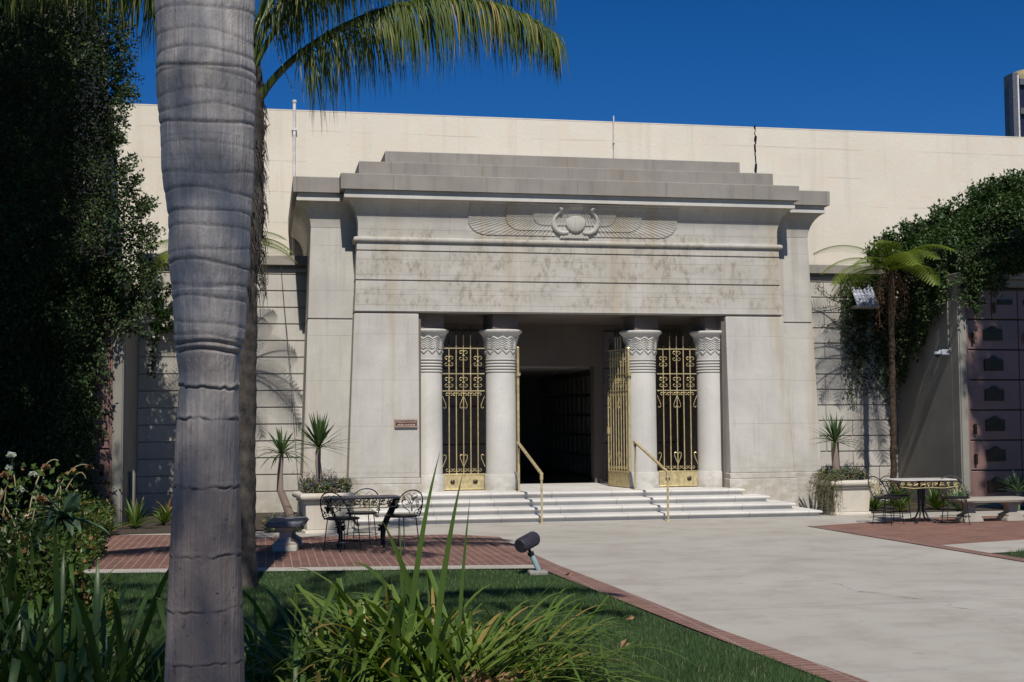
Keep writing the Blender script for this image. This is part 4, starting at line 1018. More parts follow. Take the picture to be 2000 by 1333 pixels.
creeper('leafy ivy branch on the left garden wall beside the grey palm trunk', [[(-7.3, 3.7), (-7.1, 3.85), (-6.95, 4.1)], [(-7.3, 3.6), (-7.0, 3.6), (-6.8, 3.75)], [(-7.2, 3.6), (-6.95, 3.4), (-6.75, 3.1)], [(-7.3, 3.4), (-7.1, 3.3), (-6.85, 3.35)], [(-7.35, 4.3), (-7.2, 4.0), (-7.2, 3.4), (-7.25, 3.0), (-7.3, 2.4)]], 36, 95, .075, 'ivy_lit', 'ivy_branch', 1.80)
creeper('bare climbing stem on the side wall of the right crypt wing', [[(6.6, 3.1), (6.55, 2.7), (6.6, 2.3)]], 37, 6, .04, 'ivy', 'climbing_stem', 1.93)
cb = bez((-5.05, 1.9, 4.6), (-5.0, 1.9, 3.8), (-4.85, 1.9, 2.6), (-4.78, .4, 1.4), 16)
tag(MB().tube([tuple(p) for p in cb], .006, 5).build('hanging_cable', 'lampgrey'), 'thin dark cable hanging down the left garden wall beside the portico', 'cable')

# ============================================================ TREE FERNS
def frond_mesh(L, seed, npin=24):
    rg = np.random.default_rng(seed); pts = bez((0, 0, 0), (L*.25, 0, L*.24), (L*.7, 0, L*.28), (L, 0, -L*.06), npin+4)
    mb = MB(); mb.tube([tuple(p) for p in pts], list(np.linspace(.011, .003, len(pts))), 5)
    Ps, Us, Ws, Ls, Ds = [], [], [], [], []
    for i in range(4, len(pts)-1):
        u = i/(len(pts)-1); pl = L*.26*math.sin(math.pi*min(1, u*.93+.05))**.75
        t = (pts[i+1]-pts[i-1]).normalized()
        for sy in (-1, 1):
            d = (Vector((0, sy, -.18))+t*.45).normalized(); side = t; m_ = 12
            for k in range(m_):
                v = (k+.5)/m_; b = pts[i]+d*pl*v+Vector((0, 0, -.10*pl*v*v))
                for s2 in (-1, 1):
                    Ps.append(tuple(b)); dd = (side*s2+d*.5+Vector((0, 0, -.1))).normalized(); Us.append(tuple(dd)); Ws.append(tuple(d)); Ls.append(.026*(1-v*.65)*L); Ds.append(.013*L)
    leaves(mb, np.array(Ps), np.array(Us), np.array(Ws), np.array(Ls), np.array(Ds), .1); return mb
FR = [frond_mesh(1.0, 50+k).build('frond', 'fern', None, flat=True) for k in range(2)]
def tree_fern(loc, H, label, angs, seed, lean=0):
    rg = np.random.default_rng(seed); r0 = empty('tree_fern', loc, label, 'tree', 'tree ferns')
    loc = Vector(loc); pts = [loc+Vector((lean*(t/H), 0, t)) for t in np.linspace(0, H, 40)]
    mb = MB().tube([tuple(p+Vector((rg.normal(0, .006), rg.normal(0, .006), 0))) for p in pts], [.062+.018*rg.random()-.02*math.sin(i/40*3) for i in range(40)], 10); 
    n = 900; P = np.array([tuple(pts[i]) for i in rg.integers(0, 40, n)])+np.stack([rg.normal(0, .05, n), rg.normal(0, .05, n), rg.uniform(-.05, .05, n)], 1); leafcloud(mb, P, .06, .012, np.array([0, 0, -.8]), rg)
    mb.build('trunk', 'fernbark', r0)
    top = loc+Vector((lean, 0, H))
    for i, (a, e, l) in enumerate(angs):
        f = FR[i % 2].copy(); C.objects.link(f); f.parent = r0; f.location = top-loc; f.rotation_euler = (R(rg.uniform(-12, 12)), R(-e), R(a)); f.scale = (l, l, l)
    mb = MB()
    for i in range(8):    # dead hanging fronds
        a = rg.uniform(0, 6.28); o_ = Vector((math.cos(a), math.sin(a), 0)); l = rg.uniform(.5, 1.0)
        q = bez(top, top+o_*.15, top+o_*.28+Vector((0, 0, -.2)), top+o_*.22+Vector((0, 0, -l)), 10); mb.tube([tuple(p) for p in q], .008, 4)
        n = 120; P = np.array([tuple(q[j]) for j in rg.integers(3, 10, n)])+rg.normal(0, .05, (n, 3)); leafcloud(mb, P, .07, .012, np.array([0, 0, -1]), rg)
    mb.build('dead_fronds', 'fern_dead', r0, flat=True)
    return r0
rg = np.random.default_rng(60)
def angs(n, base): return [(360/n*i+rg.uniform(-10, 10), rg.uniform(-18, 22), base*rg.uniform(.85, 1.1)) for i in range(n)]
tree_fern((6.2, .6, 0), 4.40, 'tree fern with yellow green crown before the right garden wall', angs(20, 1.35), 61, .05)
tree_fern((-6.1, .35, 0), 4.42, 'tree fern behind the grey palm trunk, its fronds showing either side', angs(20, 1.35), 62, .0)
for f in FR: bpy.data.objects.remove(f)
# ============================================================ LAWN GRASS
def grass(name, poly, n, h, seed, near=True):
    rg = np.random.default_rng(seed); xs_ = [p[0] for p in poly]; ys_ = [p[1] for p in poly]
    y = rg.uniform(0, 1, n*2)**1.25*(min(ys_)-max(ys_))+max(ys_) if not near else max(ys_)+(min(ys_)-max(ys_))*rg.uniform(0, 1, n*2)**.85
    P = np.stack([rg.uniform(min(xs_), max(xs_), n*2), y], 1); P = P[inpoly(P, poly)][:n]; n = len(P)
    a = rg.uniform(0, 2*np.pi, n); hh = h*(.55+.7*rg.random(n))*(1+.35*np.sin(P[:, 0]*2.1)*np.sin(P[:, 1]*1.7)); w_ = .0022+.0016*rg.random(n); ln = .55*hh*rg.random(n); b = rg.uniform(0, 2*np.pi, n)
    dx, dy = np.cos(a)*w_, np.sin(a)*w_
    V = np.stack([np.stack([P[:, 0]-dx, P[:, 1]-dy, np.zeros(n)], 1), np.stack([P[:, 0]+dx, P[:, 1]+dy, np.zeros(n)], 1), np.stack([P[:, 0]+np.cos(b)*ln, P[:, 1]+np.sin(b)*ln, hh], 1)], 1).reshape(-1, 3)
    o = MB().add(V, np.arange(3*n).reshape(-1, 3)).build(name, 'grass', flat=True); tag(o, kind='stuff'); return o
g1 = grass('grass', [(-8.2, -7.0), (-2.35, -7.95), (-2.08, -12), (-1.91, -14), (-1.78, -15.6), (-7.4, -15.6)], 300000, .045, 70)
tag(g1, 'short green mown lawn left of the concrete path', 'grass')
g2 = grass('grass', [(3.45, -7.6), (4.9, -6.75), (9, -6.6), (9, -10), (3.5, -10)], 40000, .06, 71); tag(g2, 'patch of lawn at the right edge beyond the brick border', 'grass')

# ============================================================ GREY PALM (near)
T1 = [(.0, -5.585, -16.38, .186), (.562, -5.570, -16.397, .165), (1.063, -5.566, -16.428, .147), (1.278, -5.561, -16.443, .140), (1.601, -5.559, -16.463, .129), (1.80, -5.553, -16.478, .122), (1.86, -5.553, -16.479, .124), (1.923, -5.556, -16.483, .131), (2.031, -5.552, -16.491, .146), (2.138, -5.553, -16.497, .151), (2.354, -5.558, -16.509, .163), (2.526, -5.557, -16.52, .174), (2.719, -5.564, -16.531, .186), (2.891, -5.567, -16.541, .197), (3.15, -5.573, -16.556, .201), (3.6, -5.578, -16.57, .203), (5.5, -5.58, -16.6, .18), (7.4, -5.58, -16.6, .14)]
t_ = np.array(T1); nz, nt = 1500, 112
zz_ = np.concatenate([np.linspace(0, 3.7, 1300), np.linspace(3.71, 7.4, 200)]); th = np.linspace(0, 2*np.pi, nt, endpoint=False)
Z, TH = np.meshgrid(zz_, th, indexing='ij'); rg = np.random.default_rng(80)
rings = []; scar = np.zeros_like(Z); z = .35
while z < 7.3:
    rings.append(z)
    z += rg.uniform(.22, .33) if z < 1.45 else rg.uniform(.12, .17) if z < 1.8 else rg.uniform(.018, .034) if z < 2.0 else rg.uniform(.05, .10) if z < 2.5 else rg.uniform(.035, .13)
Rr = np.interp(Z, t_[:, 0], t_[:, 3]); disp = np.zeros_like(Z)
for k, zr in enumerate(rings):
    am = rg.uniform(.004, .022) if zr > 2.0 else rg.uniform(.001, .004); ph = rg.uniform(0, 6.28); hp = rg.uniform(0, 6.28, 8)
    zc = zr+am*np.cos(TH-ph)+(.005*np.sin(3*TH+ph*2) if zr > 1.8 else sum(.0035/(1+j*.35)*np.sin((2+3*j)*TH+hp[j]) for j in range(8)))
    d_ = Z-zc; wdt = .014 if zr > 1.95 else .010 if zr > 1.8 else .008
    dep = rg.uniform(.0012, .0040) if zr > 2.0 else (.0095 if zr > 1.78 else rg.uniform(.004, .012))
    pm = np.clip(.4+.5*np.sin(TH*2+ph)+.5*np.sin(TH*7+hp[0])+.3*np.sin(TH*13+hp[1]), 0, 1) if zr < 1.78 else 1
    disp -= dep*np.exp(-(d_/(wdt*.55))**2)*(.15+.85*pm)
    scar = np.maximum(scar, np.exp(-((d_+.001)/(.0045 if zr > 1.78 else .006))**2)*(.2+.8*pm)*(dep/.004 if zr > 2 else 1))
    disp += dep*.4*np.exp(-((d_-wdt*1.6)/(wdt*1.3))**2)*(.4+.6*pm)
disp += .0025*np.sin(TH*5+Z*3)+.002*np.sin(TH*11+Z*1.3)
disp += np.where(Z > 2.2, .004*np.sin(Z*17+np.sin(TH)*1.5), 0)
Rr = Rr+disp; CX = np.interp(Z, t_[:, 0], t_[:, 1]); CY = np.interp(Z, t_[:, 0], t_[:, 2])
V = np.stack([CX+Rr*np.cos(TH), CY+Rr*np.sin(TH), Z], -1).reshape(-1, 3)
i0 = np.arange(len(zz_)-1)[:, None]*nt; k0 = np.arange(nt)[None, :]; k1 = (k0+1) % nt
F = np.stack([i0+k0, i0+k1, i0+nt+k1, i0+nt+k0], -1).reshape(-1, 4)
p1 = empty('palm_tree', (-5.58, -16.4, 0), 'big grey ringed palm trunk in the left foreground, narrowing at mid height', 'tree', 'palm trees')
o = MB().add(V, F).build('trunk', 'palmbark', p1, flat=True)
at_ = o.data.attributes.new('scar', 'FLOAT', 'POINT'); at_.data.foreach_set('value', np.clip(scar, 0, 1).ravel().astype(np.float32))
o.data.polygons.foreach_set('use_smooth', np.ones(len(o.data.polygons), bool))
def palm_frond(name, parent, pts, n, Ll, wd, seed, mat='frond', droop=.9, r=(.03, .006), start=.18):
    rg = np.random.default_rng(seed); K = 40; q = bez(*pts, n=K)
    mb = MB().tube([tuple(p) for p in q], list(np.linspace(r[0], r[1], K)), 7)
    for i in range(n):
        u = start+(1-start)*rg.random()**.9; j = min(K-2, int(u*(K-1))); b = q[j].lerp(q[j+1], u*(K-1)-j); t = (q[j+1]-q[j]).normalized()
        side = t.cross(Vector((0, 0, 1))).normalized(); up_ = side.cross(t); a = rg.uniform(-.6, .75); sg = 1 if rg.random() < .5 else -1
        d = (side*sg*rg.uniform(.35, 1)+t*rg.uniform(.15, .7)+up_*a*.55).normalized()
        l = Ll*(.55+.45*math.sin(math.pi*min(1, .12+u*.9)))*rg.uniform(.8, 1.15)
        m1 = b+d*l*.28; m2 = b+d*l*.40+Vector((0, 0, -droop*l*.45)); e = b+d*l*.40+Vector((rg.uniform(-.05, .05), 0, -droop*l*1.0))
        mb.strap(bez(b, m1, m2, e, 6), wd, tuple(side), .35, lambda v: (.7+.6*v if v < .5 else (1-v)*2))
    return mb.build(name, mat, parent, flat=True)
for k in range(13):
    a = R(k*360/13+rg.uniform(-9, 9)); o_ = Vector((math.cos(a), math.sin(a), 0)); b = Vector((-5.58, -16.55, 7.3)); e = rg.uniform(.0, 1.0)
    palm_frond('frond', p1, (b, b+o_*.7+Vector((0, 0, .9+.5*e)), b+o_*2.1+Vector((0, 0, 1.0+.8*e)), b+o_*3.0+Vector((0, 0, -.3+1.2*e))), 150, .62, .034, 100+k)

# ============================================================ QUEEN PALM (behind)
p2 = empty('palm_tree', (-5.50, -8.62, 0), 'darker shaggy palm standing just behind the grey trunk, its long frond arching over the sky', 'tree', 'palm trees')
nz, nt = 260, 28; zz_ = np.linspace(0, 5.6, nz); Z, TH = np.meshgrid(zz_, np.linspace(0, 2*np.pi, nt, endpoint=False), indexing='ij')
Rr = np.interp(Z, [0, .3, 1.5, 3.2, 3.8, 4.6, 5.1, 5.6], [.185, .155, .135, .135, .185, .185, .15, .10])+.003*np.sin(Z*40+3*np.sin(Z*2.3)+np.cos(TH))+np.where(Z > 3.2, .025*np.sin(Z*9+TH*3)*np.cos(TH*4+Z*5), .004*np.sin(TH*5+Z*8))
CX = -5.56+.0*Z+np.interp(Z, [0, 2, 4, 5.6], [0, .02, .03, .04])
V = np.stack([CX+Rr*np.cos(TH), -8.62-.02*Z+Rr*np.sin(TH), Z], -1).reshape(-1, 3)
i0 = np.arange(nz-1)[:, None]*nt; k0 = np.arange(nt)[None, :]; k1 = (k0+1) % nt
MB().add(V, np.stack([i0+k0, i0+k1, i0+nt+k1, i0+nt+k0], -1).reshape(-1, 4)).build('trunk', 'darkbark', p2, smooth=True)
mb = MB(); rg = np.random.default_rng(90)
for i in range(46):   # old frond bases and fibre
    zb = 3.15+1.75*i/46; a = i*2.4; o_ = Vector((math.cos(a), math.sin(a), 0)); b = Vector((-5.53, -8.70, zb))+o_*.13; l = rg.uniform(.16, .34)
    mb.strap(bez(b, b+o_*.03+Vector((0, 0, l*.5)), b+o_*.06+Vector((0, 0, l*.8)), b+o_*(.07+.05*rg.random())+Vector((0, 0, l)), 6), .085, tuple(o_), -.3, lambda u: 1-u*.65)
for i in range(420):
    zb = rg.uniform(3.0, 5.0); a = rg.uniform(0, 6.28); o_ = Vector((math.cos(a), math.sin(a), 0)); b = Vector((-5.53, -8.70, zb))+o_*.16; l = rg.uniform(.08, .35)
    mb.tube([tuple(b), tuple(b+o_*.05+Vector((0, 0, -l*.3))), tuple(b+o_*rg.uniform(.02, .1)+Vector((0, 0, -l)))], [.006, .004, .001], 3)
mb.build('leaf_bases', 'darkbark', p2, flat=True)
palm_frond('frond', p2, ((-5.46, -8.75, 4.75), (-5.30, -8.82, 5.45), (-3.55, -9.1, 6.55), (-2.42, -9.35, 5.55)), 640, .80, .015, 200, r=(.045, .008), droop=.95, start=.27)
palm_frond('frond', p2, ((-5.5, -8.7, 5.4), (-5.1, -8.3, 6.9), (-4.1, -7.4, 7.4), (-3.4, -6.6, 6.9)), 320, .7, .018, 201)
palm_frond('frond', p2, ((-5.52, -8.75, 5.2), (-5.9, -8.9, 6.3), (-7.0, -9.2, 6.6), (-7.7, -9.4, 5.9)), 460, .85, .020, 202)
palm_frond('frond', p2, ((-5.52, -8.75, 5.2), (-6.3, -9.3, 6.5), (-7.8, -10.0, 6.9), (-8.7, -10.5, 6.0)), 420, .85, .020, 203)
palm_frond('frond', p2, ((-5.52, -8.75, 5.3), (-5.6, -8.2, 6.6), (-6.1, -7.0, 7.2), (-6.5, -6.0, 6.6)), 380, .85, .022, 204)
palm_frond('frond', p2, ((-5.52, -8.75, 5.3), (-5.2, -9.4, 6.7), (-4.2, -10.6, 7.1), (-3.7, -11.3, 6.5)), 380, .8, .022, 205)
palm_frond('frond', p2, ((-5.52, -8.75, 5.3), (-5.7, -9.4, 6.9), (-6.1, -10.6, 7.4), (-6.3, -11.5, 6.9)), 380, .8, .022, 206)
palm_frond('frond', p2, ((-5.46, -8.8, 5.2), (-4.95, -8.85, 6.45), (-3.6, -9.0, 7.0), (-2.45, -9.15, 6.15)), 470, .82, .014, 208, start=.15)
palm_frond('frond', p2, ((-5.46, -8.8, 5.3), (-5.2, -9.0, 6.1), (-4.7, -9.2, 6.45), (-4.2, -9.4, 6.3)), 420, .62, .014, 209, start=.15)
c_ = bez((-5.32, -8.9, 6.2), (-5.31, -8.9, 5.6), (-5.25, -8.9, 5.45), (-5.06, -8.9, 5.0), 10)
MB().tube([tuple(p) for p in c_], .006, 4).build('dry_strand', 'twiglit', p2)

# ============================================================ FOREGROUND STRAP LEAVES
def clump(name, label, centres, n, L, wd, az, el, seed, mat='strap', kink=.45, extra=()):
    rg = np.random.default_rng(seed); mb = MB()
    for i in range(n):
        c = centres[i % len(centres)]; b = Vector((c[0]+rg.normal(0, .09), c[1]+rg.normal(0, .09), 0))
        a = R(rg.uniform(*az)); e = R(rg.uniform(*el)); l = rg.uniform(*L); w_ = wd*rg.uniform(.6, 1.15)
        o_ = Vector((math.cos(a), math.sin(a), 0)); d = o_*math.cos(e)+Vector((0, 0, math.sin(e)))
        if rg.random() < kink:      # bent over leaf
            u = rg.uniform(.45, .8); k_ = b+d*l*u+Vector((0, 0, -.02)); e2 = k_+(o_*rg.uniform(.05, .35)+Vector((rg.uniform(-.15, .15), 0, -rg.uniform(.5, 1)))).normalized()*l*(1-u)*.95
            p = bez(b, b+d*l*u*.4, b+d*l*u*.8, k_, 9)+[k_+(e2-k_)*.06+d*.012]+bez(k_+(e2-k_)*.12, k_+(e2-k_)*.4, k_+(e2-k_)*.7, e2, 6)
        else:
            tip = b+d*l+Vector((0, 0, -l*.42*math.cos(e)))+o_*l*.05
            p = bez(b, b+d*l*.4, b+d*l*.8+Vector((0, 0, -.02*l)), tip, 13)
        for q in p: q.z = max(q.z, .015)
        side = Vector((-math.sin(a), math.cos(a), 0)); up = side.cross(d)*-1
        mb.strap(p, w_, tuple(up if abs(up.z) > .15 else Vector((o_.x*-1, o_.y*-1, .3))), .22, lambda v: (.7+.5*v if v < .5 else .95*(1-((v-.5)/.5)**2.2)))
    r0 = tag(mb.build(name, mat), label, 'plant', 'strap leaved plants in the foreground')
    for p, w_ in extra: MB().strap(bez(*[Vector(x) for x in p], n=14), w_, (-.3, -1, .2), .2, lambda v: (.8+.4*v if v < .4 else .96*(1-((v-.4)/.6)**1.8))).build('tall_leaf', 'strap_live', r0)
    return r0
ex = [(((-4.58, -15.0, .1), (-4.56, -15.05, .6), (-4.50, -15.1, 1.1), (-4.40, -15.15, 1.49)), .034),
      (((-4.45, -15.0, .1), (-4.42, -15.05, .5), (-4.36, -15.1, 1.0), (-4.28, -15.16, 1.37)), .038),
      (((-4.30, -15.05, .1), (-4.30, -15.08, .5), (-4.27, -15.1, .9), (-4.24, -15.16, 1.24)), .022),
      (((-4.36, -14.9, .1), (-4.45, -14.95, .5), (-4.58, -15.0, .9), (-4.70, -15.05, 1.12)), .045),
      (((-4.58, -14.9, .1), (-4.56, -15.0, .5), (-4.60, -15.0, .85), (-4.60, -15.0, 1.10)), .022)]
clump('strap_leaf_plant', 'bright strap leaves right of the grey trunk, with a few tall upright blades', [(-4.62, -14.85), (-4.85, -14.6), (-4.42, -14.7), (-5.0, -14.2), (-4.6, -14.2)], 150, (.7, 1.1), .046, (0, 360), (30, 68), 300, kink=.55, extra=ex)
clump('strap_leaf_plant', 'long strap leaves sweeping up to the left with bent over tips', [(-4.25, -14.9), (-4.4, -14.6), (-4.1, -14.6)], 110, (.95, 1.4), .050, (110, 240), (24, 56), 307, kink=.55)
clump('strap_leaf_plant', 'broad bent strap leaves leaning right behind the tall upright blades', [(-4.75, -14.0), (-4.35, -13.9), (-4.1, -14.3)], 120, (.6, .95), .038, (-110, 110), (25, 62), 306, kink=.5)
clump('strap_leaf_plant', 'fan of long thin leaves arching to the right over the lawn', [(-4.30, -14.75), (-4.0, -14.6), (-4.2, -14.4), (-3.9, -14.2)], 250, (.8, 1.35), .026, (-50, 60), (10, 46), 301, kink=.25)
clump('strap_leaf_plant', 'tall dark strap leaved plant in the lower left corner', [(-6.55, -15.1), (-6.3, -15.3), (-6.8, -14.8), (-6.1, -15.2)], 135, (.75, 1.35), .042, (0, 360), (45, 84), 302, 'strap_dark', kink=.5)
clump('strap_leaf_plant', 'low crossing strap leaves between the lower left plant and the grey trunk', [(-5.95, -14.6), (-6.2, -14.3), (-5.8, -15.0)], 150, (.5, .9), .034, (0, 360), (22, 66), 303, 'strap_dark', kink=.4)
clump('strap_leaf_plant', 'dark strap leaves at the foot of the grey trunk on its right side', [(-5.15, -14.6), (-5.1, -15.2), (-5.3, -14.0)], 120, (.45, .85), .036, (0, 360), (22, 66), 304, 'strap_dark', kink=.4)
clump('strap_leaf_plant', 'low leaves along the bottom edge of the picture', [(-4.75, -15.5), (-4.4, -15.4), (-5.0, -15.6)], 130, (.35, .65), .034, (0, 360), (15, 60), 305, 'strap', kink=.3)
rg = np.random.default_rng(310); n = 14000
P = np.stack([rg.uniform(-7.3, -3.9, n), rg.uniform(-15.9, -13.7, n), .13*rg.random(n)**1.5], 1); mb = MB(); leafcloud(mb, P, .075, .013, np.array([0, 0, .7]), rg)
tag(mb.build('ground_cover', 'strap_dark', flat=True), 'dense low green ground cover under the strap leaves', 'ground cover', kind='stuff')
def dry(loc, n, r, label, seed, size=.06):
    rg = np.random.default_rng(seed); mb = MB(); P = np.stack([loc[0]+rg.normal(0, r, n), loc[1]+rg.normal(0, r*.6, n), loc[2]+.03*rg.random(n)], 1); leafcloud(mb, P, size, size*.5, np.array([0, 0, .1]), rg, 1.0)
    return mb
tag(dry((-4.12, -14.75, .14), 260, .14, '', 311, .09).build('leaf_litter', 'dryleaf', flat=True), 'heap of dry pinkish brown leaves at the bottom edge beneath the arching leaves', 'leaf litter', kind='stuff')
rg = np.random.default_rng(312)
for (x, y), lb in (((-2.25, -8.75), 'fallen pale leaf on the lawn near the spotlight'), ((-2.95, -12.35), 'fallen brown leaf on the lawn near the thin arching leaves'), ((-2.85, -13.1), 'fallen orange leaf on the lawn at the tips of the arching leaves'), ((-2.45, -11.8), 'small dark fallen leaf on the open lawn')):
    mb = MB(); leafcloud(mb, np.array([[x, y, .045], [x+.03, y, .05]]), .07, .04, np.array([.6, 0, .1]), rg, .4); tag(mb.build('fallen_leaf', 'dryleaf', flat=True), lb, 'leaf', 'fallen leaves on the lawn')

# ============================================================ ROSE BUSH AND ALOE
rb_ = empty('rose_bush', (-7.1, -12.1, 0), 'rose bush with white blooms at the left edge of the picture', 'shrub')
rg = np.random.default_rng(320); mt, ml = MB(), MB()
arch = [((-7.0, -12.1, .5), (-6.85, -12.1, 1.2), (-6.7, -12.1, 1.45), (-6.55, -12.1, 1.32)), ((-6.95, -12.1, .6), (-6.75, -12.1, 1.25), (-6.65, -12.1, 1.38), (-6.60, -12.15, 1.25)), ((-7.0, -12.1, 1.0), (-6.95, -12.1, 1.35), (-6.85, -12.1, 1.42), (-6.8, -12.1, 1.38)),
        ((-7.2, -12.1, .2), (-7.2, -12.1, .9), (-7.15, -12.15, 1.3), (-7.1, -12.15, 1.42))]
for p in arch: mt.tube([tuple(q) for q in bez(*p, n=12)], [.006]*6+[.004]*6, 4)
for i in range(34):
    x = rg.uniform(-7.9, -6.8); y = -12.1+rg.uniform(-.3, .3); hh = rg.uniform(.6, 1.35)
    q = bez((x, y, 0), (x+rg.uniform(-.1, .1), y, hh*.4), (x+rg.uniform(-.15, .15), y, hh*.8), (x+rg.uniform(-.25, .25), y, hh), 10); mt.tube([tuple(p) for p in q], .005, 4)
    m_ = 70; P = np.array([tuple(q[j]) for j in rg.integers(3, 10, m_)])+rg.normal(0, .075, (m_, 3)); leafcloud(ml, P, .055, .038, np.array([0, 0, .3]), rg)
mt.build('stems', 'twiglit', rb_); ml.build('leaves', 'shrub', rb_, flat=True)
def bloom(c, r, mat, nm, seed):
    rg = np.random.default_rng(seed); mb = MB(); n = 46; U = rdir(n, rg); U[:, 2] = np.abs(U[:, 2])*.8; U = nrm(U); leaves(mb, np.array(c)+U*r*.25, U, nrm(np.cross(U, rdir(n, rg))), np.full(n, r*.8), np.full(n, r*.8), -.3); mb.build(nm, mat, rb_, flat=True)
for k, (c, r) in enumerate((((-7.11, -12.2, 1.42), .036), ((-7.13, -12.15, 1.33), .03), ((-6.96, -12.2, 1.28), .034), ((-7.05, -12.2, 1.17), .038))): bloom(c, r, 'white_petal', 'bloom', 330+k)
for k, (c, r) in enumerate((((-6.87, -12.2, 1.33), .035), ((-6.90, -12.2, 1.10), .045), ((-6.85, -12.25, 1.07), .04), ((-6.70, -12.2, 1.06), .035), ((-7.15, -12.2, 1.28), .035), ((-6.57, -12.2, 1.33), .03))): bloom(c, r, 'dryleaf', 'faded_bloom', 340+k)
mb = MB(); mb.strap(bez((-7.35, -12.6, .55), (-7.25, -12.6, .8), (-7.15, -12.6, 1.05), (-7.05, -12.6, 1.25), 8), .03, (0, -1, 0), .2); tag(mb.build('dry_stalk', 'dryleaf'), 'yellow dry stalk leaning across the rose bush', 'plant')
al = empty('aloe_plant', (-6.72, -12.3, 0), 'broad leaved grey green aloe beside the rose bush', 'plant')
rg = np.random.default_rng(350); mb = MB(); top = Vector((-6.72, -12.3, .98))
for i in range(24):
    a = R(-200+i*15*1.6+rg.uniform(-8, 8)); e = R(rg.uniform(-15, 75)); l = rg.uniform(.24, .34); d = Vector((math.cos(a)*math.cos(e), math.sin(a)*math.cos(e), math.sin(e)))
    mb.strap(bez(top, top+d*l*.4, top+d*l*.8, top+d*l+Vector((0, 0, -.06)), 8), .075, (0, 0, 1) if abs(d.z) < .8 else (0, -1, 0), .35, lambda v: (.6+1.1*v if v < .35 else .99*(1-((v-.35)/.65)**1.5)))
mb.build('leaves', 'agave', al); MB().tube([(-6.8, -12.1, 0), (-6.76, -12.2, .6), (-6.72, -12.3, 1.0)], .02, 8).build('stem', 'darkbark', al)
clump('strap_leaf_plant', 'drooping strap leaves below the aloe and the rose bush', [(-6.95, -12.6), (-6.8, -12.5), (-7.2, -12.7)], 60, (.7, 1.15), .045, (0, 360), (55, 85), 360, 'strap_dark', kink=.75)
def shrub(label, x0, x1, y0, y1, h, n, seed, mat='shrub', size=.06, name='shrub'):
    rg = np.random.default_rng(seed); mb = MB(); P = np.stack([rg.uniform(x0, x1, n), rg.uniform(y0, y1, n), np.zeros(n)], 1)
    top = h*(.6+.4*np.sin((P[:, 0]-x0)/(x1-x0)*np.pi))*(.75+.25*np.sin(P[:, 0]*9+P[:, 1]*7)); P[:, 2] = top*rg.random(n)**.6
    leafcloud(mb, P, size, size*.6, np.array([0, -.2, .4]), rg); return tag(mb.build(name, mat, flat=True), label, 'shrub')
shrub('low leafy shrub in the shade at the left end of the brick patio', -8.5, -7.25, -6.9, -4.8, .62, 5200, 370)
shrub('leafy shrub growing in front of the aloe and the rose bush', -7.3, -6.35, -12.9, -12.35, .95, 3600, 373)
shrub('dark low shrub in the lower left shade before the rose bush', -8.2, -6.9, -11.9, -10.9, .75, 4200, 371)
shrub('dark bushy plants in front of the left crypt wing', -8.6, -7.5, -3.6, -1.6, .7, 4200, 372)

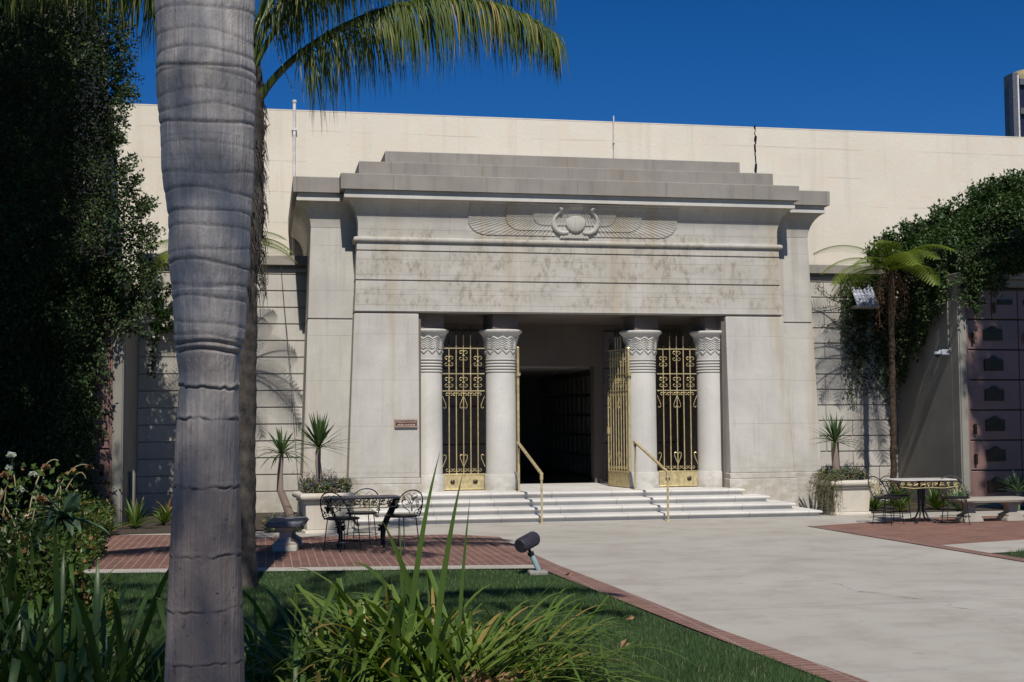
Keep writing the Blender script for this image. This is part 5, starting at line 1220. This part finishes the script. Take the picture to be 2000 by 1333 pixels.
# ============================================================ ADDED TREES, unseen, placed and shaped to cast shade
def shade_tree(label, trunk, blobs, n, seed, size=.20):
    rg = np.random.default_rng(seed); r0 = empty('added_shade_tree', trunk, label, 'tree', 'unseen trees added to shade the court'); t = Vector(trunk)
    mb = MB(); ml = MB(); tot = sum(b[3]**2 for b in blobs)
    c0 = Vector(blobs[0][:3]); fork = t.lerp(Vector((c0.x, c0.y, c0.z)), .55); fork.x = t.x*.6+c0.x*.4; fork.y = t.y*.6+c0.y*.4
    mb.tube([tuple(t), tuple(t.lerp(fork, .5)+Vector((.05, .05, 0))), tuple(fork)], [.32, .26, .2], 12)
    for b in blobs:
        c = Vector(b[:3]); mb.tube([tuple(p) for p in bez(fork, fork.lerp(c, .3)+Vector((0, 0, .3)), fork.lerp(c, .7), c, 8)], list(np.linspace(.14, .03, 8)), 7)
        m_ = int(n*b[3]**2/tot); U = rdir(m_, rg); rr = b[3]*(rg.random(m_)**.45)*(.8+.3*np.sin(U[:, 0]*6)*np.cos(U[:, 1]*5)); P = np.array(c)+U*rr[:, None]*np.array([1, 1, .75]); leafcloud(ml, P, size, size*.6, U*.5, rg)
    mb.build('trunk', 'darkbark', r0, smooth=True); ml.build('crown', 'ivy', r0, flat=True); return r0
shade_tree('broad dark tree added unseen left of the court to shade the ivy', (-12.5, -9, 0), [(-11.5, -8, 10.5, 2.4), (-10.6, -5.5, 14.6, 1.9), (-9.9, -7.4, 10.2, 1.7), (-10.3, -6.0, 12.0, 1.9), (-9.6, -8.4, 8.9, 1.0), (-10.5, -9.4, 8.6, 1.4), (-10.0, -9.2, 12.5, 1.5), (-9.3, -6.4, 11.2, 1.0), (-8.95, -6.0, 12.4, 1.0), (-8.95, -8.0, 9.7, .9)], 30000, 400, .14)
shade_tree('broad tree added unseen right of the court to shade the right crypts', (12.5, -8, 0), [(8.6, -7.2, 10.6, 1.7), (10.4, -7.6, 10.8, 2.0), (7.9, -7.6, 9.9, 1.1), (7.8, -6.6, 11.7, 1.1), (9.2, -6.3, 12.2, 1.4), (7.3, -7.3, 10.9, .9), (7.7, -7.5, 9.0, .9), (8.8, -7.4, 8.8, 1.0), (7.7, -6.6, 9.3, 1.0), (8.6, -6.6, 9.4, 1.0), (8.3, -8.3, 9.6, 1.2)], 46000, 401, .14)
shade_tree('tall airy tree added unseen behind the camera to dapple the grey palm trunk', (-10.5, -27, 0), [(-7.0, -26.9, 13.0, 1.5), (-6.9, -25.3, 13.2, 1.3), (-8.4, -24.6, 12.6, 1.5), (-7.2, -28.2, 13.6, 1.3), (-9.0, -26.5, 13.0, 1.6), (-8.6, -22.6, 12.6, 1.4)], 30000, 402, .065)
shade_tree('airy tree added unseen left of the lawn to shade the rose bush', (-12.5, -17, 0), [(-9.6, -16.8, 8.4, 1.5), (-8.2, -15.2, 8.6, 1.1), (-9.4, -14.2, 9.4, 1.6), (-10.5, -15.5, 9.5, 2.0)], 26000, 403, .08)
